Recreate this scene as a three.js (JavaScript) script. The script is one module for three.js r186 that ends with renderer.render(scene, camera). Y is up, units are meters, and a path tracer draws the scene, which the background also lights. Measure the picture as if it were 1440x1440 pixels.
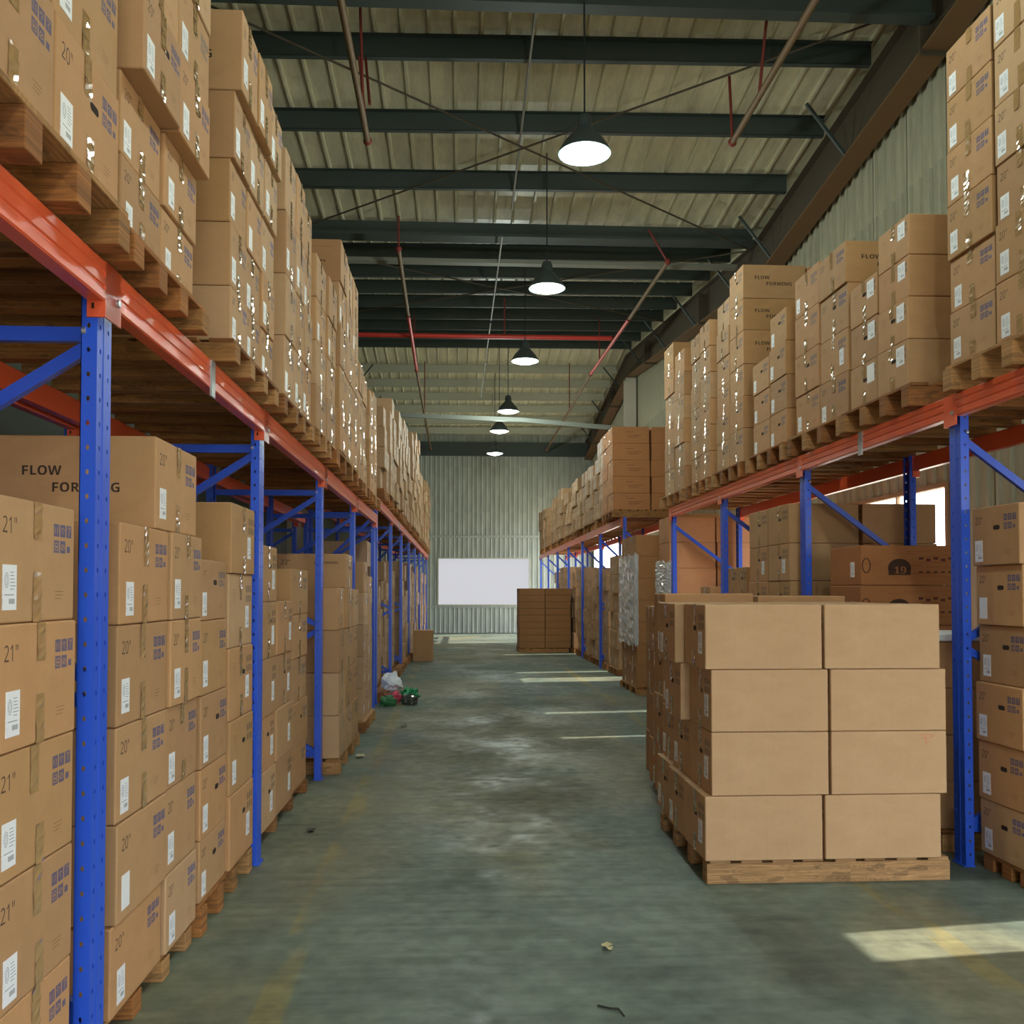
import * as THREE from 'three';
import { mergeGeometries } from 'three/addons/utils/BufferGeometryUtils.js';
import { RoundedBoxGeometry } from 'three/addons/geometries/RoundedBoxGeometry.js';
import { RectAreaLightUniformsLib } from 'three/addons/lights/RectAreaLightUniformsLib.js';

// ---------------------------------------------------------------- camera, sky, sun, exposure
const scene = new THREE.Scene();
const F = 1300, SIDE = 1440;                                  // focal length in pixels of the 1440 frame
const camera = new THREE.PerspectiveCamera(2 * Math.atan(SIDE / 2 / F) * 180 / Math.PI, 1, 0.05, 400);
camera.position.set(0, 1.5, 0);
camera.rotation.set(0.0272, -0.0563, 0, 'YXZ');
camera.setViewOffset(SIDE, SIDE, 0, -77, SIDE, SIDE);         // rising lens shift
camera.updateProjectionMatrix();
scene.add(camera);

scene.background = new THREE.Color(0.90, 0.94, 1.0);          // bright hazy sky
scene.backgroundIntensity = 7.5;
const sun = new THREE.DirectionalLight(new THREE.Color(1.0, 0.93, 0.80), 12);
const SUN_EL = 33 * Math.PI / 180, SUN_AZ = 0.12;             // low sun on the right, a little behind the far end
sun.position.set(4.95 + 60 * Math.cos(SUN_EL) * Math.cos(SUN_AZ), 60 * Math.sin(SUN_EL), -12 - 60 * Math.cos(SUN_EL) * Math.sin(SUN_AZ));
sun.target.position.set(4.95, 0, -12);
sun.castShadow = true; sun.shadow.mapSize.set(4096, 4096); sun.shadow.radius = 1;
Object.assign(sun.shadow.camera, { left: -32, right: 32, top: 22, bottom: -22, near: 10, far: 130 });
scene.add(sun, sun.target);
const LAMP_POWER = 10, EXPOSURE = 0.85;
const renderer = new THREE.WebGLRenderer({ antialias: true });
renderer.toneMapping = THREE.LinearToneMapping;
renderer.toneMappingExposure = EXPOSURE;
renderer.shadowMap.enabled = true;
RectAreaLightUniformsLib.init();

// ---------------------------------------------------------------- helpers
function rngOf(seed) { let a = seed >>> 0; return () => { a = a + 0x6D2B79F5 | 0; let t = Math.imul(a ^ a >>> 15, 1 | a); t = t + Math.imul(t ^ t >>> 7, 61 | t) ^ t; return ((t ^ t >>> 14) >>> 0) / 4294967296; }; }
const rnd = rngOf(20240611), R = (a, b) => a + (b - a) * rnd(), pick = (l) => l[Math.floor(rnd() * l.length)];
const used = new Map();
function numbered(name) { const n = used.get(name) ?? 0; used.set(name, n + 1); return n ? `${name}_${String(n).padStart(3, '0')}` : name; }
function thing(name, label, category, group) {
  const o = new THREE.Group(); o.name = numbered(name); scene.add(o);
  o.userData = { label, category }; if (group) o.userData.group = group;
  return o;
}
function part(name, geo, mat, parent) {
  const m = new THREE.Mesh(geo, mat); m.name = name; m.castShadow = m.receiveShadow = true; (parent ?? scene).add(m); return m;
}
function sub(name, parent) { const g = new THREE.Group(); g.name = name; parent.add(g); return g; }
function structure(name) { const g = new THREE.Group(); g.name = numbered(name); g.userData.kind = 'structure'; scene.add(g); return g; }
function bx(x0, x1, y0, y1, z0, z1) { const g = new THREE.BoxGeometry(Math.abs(x1 - x0), Math.abs(y1 - y0), Math.abs(z1 - z0)); g.translate((x0 + x1) / 2, (y0 + y1) / 2, (z0 + z1) / 2); return g; }
const geoCache = new Map();
const cached = (key, make) => { if (!geoCache.has(key)) geoCache.set(key, make()); return geoCache.get(key); };
const V = (x, y, d) => new THREE.Vector3(x, y, -d);           // d: metres ahead of the camera
function rod(a, b, r, seg = 8) {
  const dir = new THREE.Vector3().subVectors(b, a), g = new THREE.CylinderGeometry(r, r, dir.length(), seg);
  g.applyQuaternion(new THREE.Quaternion().setFromUnitVectors(new THREE.Vector3(0, 1, 0), dir.normalize()));
  g.translate((a.x + b.x) / 2, (a.y + b.y) / 2, (a.z + b.z) / 2); return g;
}
function bar(a, b, w, h) {                                    // square bar from a to b
  const dir = new THREE.Vector3().subVectors(b, a), g = new THREE.BoxGeometry(w, h, dir.length());
  const m = new THREE.Matrix4().lookAt(a, b, new THREE.Vector3(0, 1, 0.001)); g.applyMatrix4(m);
  g.translate((a.x + b.x) / 2, (a.y + b.y) / 2, (a.z + b.z) / 2); return g;
}
// ---- noise
function makeNoise(seed) {
  const r = rngOf(seed), P = new Float32Array(65536); for (let i = 0; i < 65536; i++) P[i] = r();
  const at = (x, y) => P[((x & 255) << 8) | (y & 255)];
  const val = (x, y) => { const xi = Math.floor(x), yi = Math.floor(y); let u = x - xi, v = y - yi; u = u * u * (3 - 2 * u); v = v * v * (3 - 2 * v); return (at(xi, yi) * (1 - u) + at(xi + 1, yi) * u) * (1 - v) + (at(xi, yi + 1) * (1 - u) + at(xi + 1, yi + 1) * u) * v; };
  return (x, y, oct) => { let s = 0, a = 0.5, t = 0; for (let i = 0; i < oct; i++) { s += a * val(x, y); t += a; x = x * 2.03 + 17.1; y = y * 2.03 + 5.3; a *= 0.5; } return s / t; };
}
const N1 = makeNoise(7), N2 = makeNoise(91);
function dataTex(w, h, f, srgb, repeat) {
  const a = new Uint8Array(w * h * 4), c = [0, 0, 0];
  for (let y = 0; y < h; y++) for (let x = 0; x < w; x++) { f(x, y, c); const i = (y * w + x) * 4; a[i] = c[0]; a[i + 1] = c[1]; a[i + 2] = c[2]; a[i + 3] = 255; }
  const t = new THREE.DataTexture(a, w, h, THREE.RGBAFormat); t.magFilter = THREE.LinearFilter; t.minFilter = THREE.LinearMipmapLinearFilter; t.generateMipmaps = true;
  if (srgb) t.colorSpace = THREE.SRGBColorSpace; if (repeat) t.wrapS = t.wrapT = THREE.RepeatWrapping; t.needsUpdate = true; return t;
}
const std = (o) => new THREE.MeshStandardMaterial(o), phys = (o) => new THREE.MeshPhysicalMaterial(o);

// ---------------------------------------------------------------- materials
const WOOD = dataTex(512, 256, (x, y, c) => {                 // u along the board
  const g = N1(x / 60, y / 5, 4), k = N2(x / 9, y / 3, 3), ring = Math.abs(Math.sin((N1(x / 120, y / 40, 2) * 14 + y / 22) * Math.PI));
  const s = 0.72 + 0.36 * g - 0.10 * ring + 0.10 * (k - 0.5), d = N2(x / 50 + 9, y / 40, 3) > 0.66 ? 0.84 : 1;
  c[0] = Math.min(255, 208 * s * d); c[1] = Math.min(255, 166 * s * d); c[2] = Math.min(255, 114 * s * d);
}, true, true);
const M = {
  wood: [0xf4e4cc, 0xdcc4a0, 0xc8a47c, 0xe4bc8c].map((c) => std({ map: WOOD, color: c, roughness: 0.85 })),
  paleWood: [0xfffaf2, 0xf4ece2].map((c) => std({ map: WOOD, color: c, roughness: 0.85 })),
  blue: phys({ color: 0x2a5ad8, roughness: 0.34, clearcoat: 0.25, clearcoatRoughness: 0.25 }),
  orange: phys({ color: 0xe8623a, roughness: 0.33, clearcoat: 0.3, clearcoatRoughness: 0.22 }),
  zinc: std({ color: 0xaab0b0, roughness: 0.4, metalness: 0.6 }),
  bolt: std({ color: 0xc8ccd0, roughness: 0.35, metalness: 0.7 }),
  steelDark: std({ color: 0x3a4540, roughness: 0.6 }),
  rafter: std({ color: 0x4a4030, roughness: 0.65 }),
  flange: std({ color: 0x705434, roughness: 0.7 }),
  galv: std({ color: 0xb4b4a0, roughness: 0.5 }),
  galvDim: std({ color: 0x7c7c70, roughness: 0.6 }),
  column: std({ color: 0xc8c4b4, roughness: 0.6 }),
  pipeRed: std({ color: 0xc03428, roughness: 0.45 }),
  pipeShaded: std({ color: 0x6e5434, roughness: 0.6 }),  // red pipe in shade, the shade put into the colour
  pipeHanger: std({ color: 0x7a2c22, roughness: 0.6 }),
  conduit: std({ color: 0x94948c, roughness: 0.45 }),
  cable: std({ color: 0x22282c, roughness: 0.6 }),
  lampShade: phys({ color: 0x4a5658, roughness: 0.4, metalness: 0.3 }),
  lampGlow: std({ color: 0xffffff, emissive: new THREE.Color(0.93, 1.0, 1.0), emissiveIntensity: 0.95 }),
  wrap: phys({ color: 0xe8ecee, roughness: 0.16, clearcoat: 0.8, clearcoatRoughness: 0.1, transparent: true, opacity: 0.72, side: THREE.DoubleSide }),
  glassTinted: phys({ color: new THREE.Color(0.115, 0.112, 0.114), transmission: 1, thickness: 0, roughness: 0.6, ior: 1.3 }),
  glass: phys({ color: 0xffffff, transmission: 1, thickness: 0, roughness: 0, ior: 1.45 }),
  frost: phys({ color: 0xffffff, transmission: 1, thickness: 0, roughness: 0.9, ior: 1.3 }),
  frame: std({ color: 0xa88a68, roughness: 0.6 }),
};
function sheetMat(r, g, b, seed, rough) {
  const t = dataTex(512, 512, (x, y, c) => { const s = 0.86 + 0.2 * N1(x / 40 + seed, y / 160, 4) + 0.08 * (N2(x / 4, y / 30, 2) - 0.5); c[0] = r * s; c[1] = g * s; c[2] = b * s; }, true, true);
  return std({ map: t, roughness: rough });
}
M.wallLeftShade = sheetMat(92, 98, 84, 33, 0.7); M.roof = sheetMat(222, 217, 184, 3, 0.4); M.wallRight = sheetMat(178, 176, 150, 13, 0.6); M.wallBack = sheetMat(172, 178, 166, 23, 0.6);  // left wall toned darker than the others, standing in for shade
const uvBox = (g, s = 1) => { // planar uv in metres from the dominant normal axis, so patterns keep their size
  const p = g.attributes.position, n = g.attributes.normal, uv = new Float32Array(p.count * 2);
  for (let i = 0; i < p.count; i++) { const ax = Math.abs(n.getX(i)), ay = Math.abs(n.getY(i)), az = Math.abs(n.getZ(i)); const [a, b] = ax > ay && ax > az ? [p.getZ(i), p.getY(i)] : ay > az ? [p.getX(i), p.getZ(i)] : [p.getX(i), p.getY(i)]; uv[2 * i] = a * s; uv[2 * i + 1] = b * s; }
  g.setAttribute('uv', new THREE.BufferAttribute(uv, 2)); return g;
};

// ---------------------------------------------------------------- shell: floor, walls, roof, yard
const UNSEEN_DOOR = [-2.2, 2.9], UNSEEN_WIN0 = [4.04, 4.46], WIN1 = [9.05, 12.4], UNSEEN_WIN2 = [15.72, 18.2], UNSEEN_WIN3 = [20.6, 25.4], UNSEEN_OPENING4 = [27.6, 33.6];  // only the second window is in view; other openings placed for daylight and streaks
const XR = 4.95, XL = -3.7, D0 = -6.5, D1 = 34;
const floorTex = (d0, d1, gloss) => {
  const map = dataTex(2048, 2048, (px, py, c) => {
    const x = -3.2 + 8.2 * px / 2047, d = d1 - (d1 - d0) * (1 - py / 2047) * 1;             // v grows away from the camera below
    const dd = d0 + (d1 - d0) * py / 2047;
    const big = N1(x * 0.55 + 3, dd * 0.42, 4), mid = N2(x * 2.2, dd * 1.7 + 8, 5), fine = N1(x * 16, dd * 16, 4), scr = N2(x * 2.2, dd * 26, 3);
    let s = 0.90 + 0.26 * (big - 0.5) + 0.34 * (mid - 0.5) + 0.30 * (fine - 0.5) + 0.24 * (scr - 0.5);
    const bare = Math.min(1, Math.max(0, (N2(x * 0.9 + 40, dd * 0.55, 5) - 0.47) * 6));      // paint worn to warm concrete
    let r = 102 + 18 * bare, g = 116 + 6 * bare, b = 104 - 5 * bare;
    const spot = N1(x * 7 + 50, dd * 7, 3); if (spot > 0.8) s *= 1 - (spot - 0.8) * 1.2;
    // worn yellow bay lines
    for (const lx of [-0.70 - 0.012 * (dd - 5), 2.09]) { const u = Math.abs(x - lx) / 0.055; if (u < 1.2) { const k = Math.max(0, Math.min(1, (1.2 - u) * 4)) * Math.max(0, Math.min(1, (N1(x * 6, dd * 2.4 + 30, 4) - 0.36) * 5)) * 0.32; r += (170 - r) * k; g += (142 - g) * k; b += (62 - b) * k; } }
    c[0] = Math.max(0, Math.min(255, r * s)); c[1] = Math.max(0, Math.min(255, g * s)); c[2] = Math.max(0, Math.min(255, b * s));
  }, true, false);
  const rough = dataTex(1024, 1024, (px, py, c) => { const x = -3.2 + 8.2 * px / 1023, dd = d0 + (d1 - d0) * py / 1023; const v = gloss + 0.75 * (N2(x * 1.6, dd * 1.2, 5) - 0.4) + 0.4 * (N1(x * 14, dd * 14, 3) - 0.5); c[0] = c[1] = c[2] = 255 * Math.max(0.26, Math.min(0.9, v)); }, false, false);
  const bump = dataTex(512, 512, (px, py, c) => { c[0] = c[1] = c[2] = 255 * N1(px / 9, py / 9, 4); }, false, true);
  bump.repeat.set(5, 8);
  return std({ map, roughnessMap: rough, roughness: 1, bumpMap: bump, bumpScale: 0.0015 });
};
{
  const fl = structure('floor');
  for (const [a, b] of [[1.5, 12], [12, 34.2]]) {
    const g = bx(-3.2, 5.0, -0.25, 0, -a, -b), p = g.attributes.position, uv = g.attributes.uv;
    for (let i = 0; i < p.count; i++) uv.setXY(i, (p.getX(i) + 3.2) / 8.2, (-p.getZ(i) - a) / (b - a));
    part('concrete_slab', g, floorTex(a, b, 0.6), fl);
  }
  const plain = std({ color: 0x5c645a, roughness: 0.6 });
  part('concrete_slab', bx(-3.2, 5.0, -0.25, 0, 7, -1.5), plain, fl);
  part('concrete_slab', bx(-3.9, -3.2, -0.25, 0, 7, -34.2), plain, fl);
  const yard = structure('ground'); part('unseen_yard_paving', bx(5.0, 60, -0.3, -0.06, 45, -75), std({ color: 0xb8b0a0, roughness: 0.9 }), yard);  // yard out of view, pale to bounce sunlight in under the pallets
  part('unseen_yard_paving', bx(-40, 5.0, -0.3, -0.06, -34.2, -75), std({ color: 0xb8b0a0, roughness: 0.9 }), yard);
}
function ribbedSheet(width, length, pitch, ribH, ribW) { // sheet in x, long in y, ribs to +z
  const s = new THREE.Shape(); s.moveTo(0, 0.02); s.lineTo(width, 0.02); s.lineTo(width, 0);
  const n = Math.max(1, Math.round(width / pitch));
  for (let i = n - 1; i >= 0; i--) { const c = (i + 0.5) * width / n; s.lineTo(c + ribW, 0); s.lineTo(c + ribW * 0.55, -ribH); s.lineTo(c - ribW * 0.55, -ribH); s.lineTo(c - ribW, 0); }
  s.lineTo(0, 0); s.closePath();
  const g = new THREE.ExtrudeGeometry(s, { depth: length, bevelEnabled: false }); g.rotateX(-Math.PI / 2); return uvBox(g, 0.6);
}
{
  const wr = structure('wall_right');
  const roofY = (d) => d < 14.2 ? 7 + 0.1 * (14.2 - d) : d < 25.5 ? 7 + 0.1 * (d - 14.2) : 8.13 - 0.13 * (d - 25.5);
  const sheet = (a, b, y0, y1) => { const n = Math.max(1, Math.round((b - a) / 0.8)), w = (b - a) / n; for (let i = 0; i < n; i++) { const g = cached(`ws${w.toFixed(3)}_${(y1 - y0).toFixed(3)}`, () => ribbedSheet(w + 0.012, y1 - y0, 0.2, 0.03, 0.032)); const m = part('wall_sheet', g, M.wallRight, wr); m.rotation.y = -Math.PI / 2; m.position.set(XR, y0, -(a + i * w + w)); m.rotation.y = -Math.PI / 2; } };
  const H = 8.9; let at = D0;
  for (const [a, b, y0, y1] of [[...UNSEEN_DOOR, 0, 2.3], [...UNSEEN_WIN0, 0.9, 2.2], [...WIN1, 1.0, 2.62], [...UNSEEN_WIN2, 0.9, 2.62], [...UNSEEN_WIN3, 0.9, 2.62], [...UNSEEN_OPENING4, 0, 4.2]]) {
    sheet(at, a, 0, H); if (y0 > 0) sheet(a, b, 0, y0); sheet(a, b, y1, H); at = b;
  }
  sheet(at, D1 + 0.1, 0, H);
  [[...UNSEEN_WIN0, 0.9, 2.2], [...WIN1, 1.0, 2.62], [...UNSEEN_WIN2, 0.9, 2.62], [...UNSEEN_WIN3, 0.9, 2.62]].forEach(([a, b, y0, y1], i) => {
    const w = structure(`window_${i + 1}`), t = 0.05;  // all but the second are unseen, placed for sun on the floor
    part('window_frame', mergeGeometries([bx(XR - 0.04, XR + 0.03, y0, y0 + t, -a, -b), bx(XR - 0.04, XR + 0.03, y1 - t, y1, -a, -b), bx(XR - 0.04, XR + 0.03, y0 + t, y1 - t, -a, -a - t), bx(XR - 0.04, XR + 0.03, y0 + t, y1 - t, -b + t, -b)]), M.frame, w);
    const n = Math.max(1, Math.round((b - a) / 1.1)); for (let k = 0; k < n; k++) { const p0 = a + t + (b - a - 2 * t) * k / n, p1 = a + t + (b - a - 2 * t) * (k + 1) / n; const p = new THREE.PlaneGeometry(p1 - p0 - 0.01, y1 - y0 - 2 * t); p.rotateY(-Math.PI / 2); p.translate(XR, (y0 + y1) / 2, -(p0 + p1) / 2); part('pane', p, M.glass, w); if (k) part('mullion', bx(XR - 0.02, XR + 0.02, y0 + t, y1 - t, -p0 + 0.015, -p0 - 0.015), M.frame, w); }
  });
  const door = structure('unseen_door_1');  // out of view on the right, placed to light the foreground
  part('door_frame', mergeGeometries([bx(XR - 0.06, XR + 0.04, 0, 2.3, -UNSEEN_DOOR[0] + 0.08, -UNSEEN_DOOR[0]), bx(XR - 0.06, XR + 0.04, 0, 2.3, -UNSEEN_DOOR[1], -UNSEEN_DOOR[1] - 0.08), bx(XR - 0.25, XR - 0.03, 2.3, 2.65, -UNSEEN_DOOR[0], -UNSEEN_DOOR[1])]), M.zinc, door);
  // back wall with the big frosted window
  const door2 = structure('unseen_door_2');  // unseen opening behind the racks, placed to brighten the far floor
  part('door_frame', mergeGeometries([bx(XR - 0.06, XR + 0.04, 0, 4.2, -UNSEEN_OPENING4[0] - 0.08, -UNSEEN_OPENING4[0]), bx(XR - 0.06, XR + 0.04, 0, 4.2, -UNSEEN_OPENING4[1], -UNSEEN_OPENING4[1] + 0.08), bx(XR - 0.25, XR - 0.03, 4.2, 4.5, -UNSEEN_OPENING4[0], -UNSEEN_OPENING4[1])]), M.zinc, door2);
  const wb = structure('wall_back'), W = [-0.82, 2.58, 1.0, 2.76];
  const bsheet = (x0, x1, y0, y1) => { const n = Math.max(1, Math.round((x1 - x0) / 0.75)), w = (x1 - x0) / n; for (let i = 0; i < n; i++) { const g = cached(`wb${w.toFixed(3)}_${(y1 - y0).toFixed(3)}`, () => ribbedSheet(w + 0.012, y1 - y0, 0.19, 0.025, 0.03)); part('wall_sheet', g, M.wallBack, wb).position.set(x0 + i * w, y0, -D1); } };
  bsheet(XL, W[0], 0, 8); bsheet(W[1], XR, 0, 8); bsheet(W[0], W[1], 0, W[2]); bsheet(W[0], W[1], W[3], 8);
  part('girt', bx(-3.6, XR - 0.03, 3.5, 3.58, -D1 + 0.06, -D1 + 0.03), M.wallBack, wb);
  part('sill_rail', bx(-3.6, XR - 0.03, 0.92, 0.98, -D1 + 0.06, -D1 + 0.03), M.wallBack, wb);
  const bw = structure('window_6');
  part('window_frame', mergeGeometries([bx(W[0], W[1], W[2], W[2] + 0.04, -D1, -D1 + 0.05), bx(W[0], W[1], W[3] - 0.04, W[3], -D1, -D1 + 0.05), bx(W[0], W[0] + 0.04, W[2] + 0.04, W[3] - 0.04, -D1, -D1 + 0.05), bx(W[1] - 0.04, W[1], W[2] + 0.04, W[3] - 0.04, -D1, -D1 + 0.05)]), M.galv, bw);
  { const p = new THREE.PlaneGeometry(W[1] - W[0] - 0.08, W[3] - W[2] - 0.08); p.translate((W[0] + W[1]) / 2, (W[2] + W[3]) / 2, -D1 + 0.02); part('pane', p, M.glassTinted, bw); }
  const wl = structure('added_wall_left'); part('wall_panel', bx(XL - 0.1, XL, 0, 9, -D0, -D1), M.wallLeftShade, wl);  // wall added close behind the rack, toned dark for the gloom there
  const wn = structure('wall_near'); part('wall_panel', bx(XL, -1.2, 0, 9.3, -D0 + 0.1, -D0), M.wallRight, wn); part('wall_panel', bx(3.6, XR, 0, 9.3, -D0 + 0.1, -D0), M.wallRight, wn); part('wall_panel', bx(-1.2, 3.6, 4.4, 9.3, -D0 + 0.1, -D0), M.wallRight, wn);
  const door3 = structure('unseen_door_3'); part('door_frame', mergeGeometries([bx(-1.28, -1.2, 0, 4.4, -D0 - 0.06, -D0 + 0.14), bx(3.6, 3.68, 0, 4.4, -D0 - 0.06, -D0 + 0.14), bx(-1.28, 3.68, 4.4, 4.7, -D0 - 0.2, -D0 - 0.005)]), M.zinc, door3);  // out of view behind the camera, placed to light front carton faces
  part('unseen_yard_paving', bx(-40, 5.0, -0.3, -0.06, 7.0, 60), std({ color: 0xb8b0a0, roughness: 0.9 }), structure('ground'));
  // roof: corrugated sheets on purlins on rafters
  const ce = structure('ceiling');
  const P = 0.24;
  const slopeFlip = (d0, d1, y0, y1) => { const L = Math.hypot(d1 - d0, y1 - y0), n = 10, x0 = XL, w = (XR + 0.1 - XL) / n; for (let i = 0; i < n; i++) { const g = cached(`rs_${L.toFixed(2)}`, () => { const q = ribbedSheet(w + 0.012, L, 0.3, 0.042, 0.026); return q; }); const m = part('roof_sheet', g, M.roof, ce); m.rotation.order = 'YXZ'; m.rotation.y = Math.PI; m.rotation.x = Math.PI / 2 - Math.atan2(y1 - y0, d1 - d0) * 1; m.position.set(x0 + (i + 1) * w, y0, -d0); } };
  for (const [a, b] of [[D0 - 0.1, 14.2], [14.2, 25.5], [25.5, D1 + 0.15]]) slopeFlip(a, b, roofY(a) + P + 0.04, (b === 14.2 || b === 25.5 ? roofY(b) : roofY(b)) + P + 0.04);
  const purlin = (d, mat, h = 0.23) => { const y = roofY(d), g = cached('purlin' + h, () => mergeGeometries([bx(XL, 4.6, 0, h, -0.003, 0.003), bx(XL, 4.6, 0, 0.006, -0.07, 0.003), bx(XL, 4.6, h - 0.006, h, -0.003, 0.07), bx(XL, 4.6, 0, 0.02, -0.07, -0.064)])); const m = part('purlin', g, mat, ce); m.position.set(0, y, -d); m.rotation.y = -0.028; return m; };
  for (const d of [-5, -2.2, 0.6, 3.3, 6, 7.4, 8.74, 10.1, 11.45, 12.8]) purlin(d, M.steelDark);
  { const g = bx(-2.9, 4.6, 7.13, 7.16, -8.66, -8.82), g2 = bx(-2.9, 4.6, 7.16, 7.54, -8.73, -8.75); part('strut_beam', mergeGeometries([g, g2]), M.steelDark, ce).rotation.y = -0.004; }
  part('valley_beam', mergeGeometries([bx(-3.5, 4.6, 6.96, 7.0, -14.05, -14.35), bx(-3.5, 4.6, 7.0, 7.22, -14.19, -14.21)]), M.steelDark, ce);
  for (const d of [15.5, 16.8, 18.1, 19.4, 20.7, 22, 23.3, 24.6]) purlin(d, M.steelDark);
  for (const d of [27, 28.2, 29.4, 30.6, 31.8, 33]) purlin(d, M.galv);
  part('eave_beam', bx(XL, XR - 0.1, 6.5, 7.0, -33.8, -33.95), M.steelDark, ce);
  part('gutter', bx(-2.2, 4.5, 6.78, 6.84, -14.7, -14.85), M.galvDim, ce);
  // rafters: I sections with flanges, at the right wall and beyond the left rack
  for (const x of [4.72, -3.05]) for (const [a, b] of [[D0, 14.2], [14.2, 25.5], [25.5, 33.9]]) {
    const r = sub('rafter', ce), lo = (d) => roofY(d) - 0.64, seg = (da, db, ya, yb, w) => { const s = new THREE.Shape(); s.moveTo(da, ya[0]); s.lineTo(db, yb[0]); s.lineTo(db, yb[1]); s.lineTo(da, ya[1]); s.closePath(); const g = new THREE.ExtrudeGeometry(s, { depth: w, bevelEnabled: false }); g.rotateY(Math.PI / 2); g.translate(x - w / 2, 0, 0); return g; };
    const hiA = roofY(a), hiB = a >= 25.5 ? roofY(b) : roofY(b);
    part('web', seg(a, b, [lo(a) + 0.01, hiA - 0.01], [lo(b) + 0.01, hiB - 0.01], 0.012), M.rafter, r);
    part('bottom_flange', seg(a, b, [lo(a) - 0.012, lo(a) + 0.01], [lo(b) - 0.012, lo(b) + 0.01], 0.28), M.flange, r);
    part('top_flange', seg(a, b, [hiA - 0.012, hiA], [hiB - 0.012, hiB], 0.2), M.rafter, r);
    for (const f of [0.28, 0.74]) { const d = a + (b - a) * f, y = lo(d); part('splice_plate', bx(x - 0.16, x + 0.16, y - 0.05, roofY(d) - 0.1, -d + 0.02, -d - 0.02), M.rafter, r); }
    const sgn = x > 0 ? -1 : 1; for (let d = a + 1.1; d < b - 0.4; d += 2.7) part('fly_brace', bar(V(x + sgn * 0.03, lo(d) + 0.03, d), V(x + sgn * 0.55, roofY(d) + 0.06, d), 0.035, 0.035), M.steelDark, r);
  }
  const cross = (a, b) => part('tie_rod', rod(a, b, 0.013), M.rafter, ce);
  cross(V(-2.9, 7.35, 8.9), V(4.5, 6.86, 14.1)); cross(V(4.5, 7.35, 8.9), V(-2.9, 6.86, 14.1));
  cross(V(-2.9, 6.9, 14.3), V(4.5, 7.45, 20)); cross(V(4.5, 6.9, 14.3), V(-2.9, 7.45, 20));
}
// steel columns standing under the valley
function column(x, d, top, label) {
  const c = thing('steel_column', label, 'column'); c.position.set(x, 0, -d);
  part('shaft', mergeGeometries([bx(-0.15, 0.15, 0.02, top, 0.13, 0.15), bx(-0.15, 0.15, 0.02, top, -0.15, -0.13), bx(-0.006, 0.006, 0.02, top, -0.13, 0.13)]), M.column, c);
  part('base_plate', bx(-0.2, 0.2, 0, 0.02, -0.2, 0.2), M.zinc, c);
}
column(4.72, 14.2, 6.34, 'pale steel column against the right wall under the roof valley');
column(-2.45, 14.2, 6.34, 'pale steel column behind the left rack, glimpsed between its uprights');
column(4.72, 25.4, 7.44, 'far pale steel column against the right wall under the ridge');

// ---------------------------------------------------------------- high bay lamps
{
  const prof = [[0.03, 0.36], [0.06, 0.36], [0.075, 0.30], [0.075, 0.24], [0.11, 0.20], [0.19, 0.11], [0.243, 0.02], [0.25, 0], [0.243, 0], [0.235, 0.018], [0.18, 0.10], [0.10, 0.185], [0.03, 0.2]].map(([r, y]) => new THREE.Vector2(r, y));
  const shade = new THREE.LatheGeometry(prof, 40), lens = new THREE.SphereGeometry(0.6, 32, 6, 0, Math.PI * 2, 0, 0.4); lens.rotateX(Math.PI); lens.scale(1, 1.1, 1); lens.translate(0, 0.6 * 1.1 * Math.cos(0.4) + 0.004, 0);
  const where = ['nearest and largest lit bell lamp hanging over the aisle', 'second lit bell lamp from the camera, above the far shelves', 'third lit bell lamp from the camera, below the red cross pipe', 'fourth lit bell lamp, touching the pale slanted tie beam', 'fifth lit bell lamp, just under the slanted tie beam', 'farthest lit bell lamp, in front of the end wall'];
  const spots = [[1.16, -3.2], [1.16, 0.7], [1.16, 4.6], [1.16, 8.5], [1.17, 12.35], [1.15, 16.3], [1.09, 20.9], [1.0, 23.5], [1.03, 27.3]];  // first three out of view, continuing the row over the near loads
  spots.forEach(([x, d], i) => {
    const l = thing('high_bay_lamp', i < 3 ? ['unseen bell lamp over the aisle behind the camera', 'unseen bell lamp over the aisle just above the camera', 'bell lamp over the aisle just out of the picture top'][i] : where[i - 3], 'lamp', 'bell lamps over the aisle'); l.position.set(x, 5.6, -d);
    part('lamp_shade', shade, M.lampShade, l); part('lens', lens, M.lampGlow, l);
    const top = (d < 14.2 ? 7 + 0.1 * (14.2 - d) : d < 25.5 ? 7 + 0.1 * (d - 14.2) : 8.13 - 0.13 * (d - 25.5)) - 5.6 + 0.27;
    part('cord', new THREE.CylinderGeometry(0.009, 0.009, top - 0.36, 6).translate(0, 0.36 + (top - 0.36) / 2, 0), M.cable, l);
    const p = new THREE.PointLight(new THREE.Color(0.88, 1.0, 0.91), LAMP_POWER); p.name = 'lamp_light'; p.position.y = -0.15; p.castShadow = true; p.shadow.radius = 5; l.add(p);
  });
}

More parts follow.
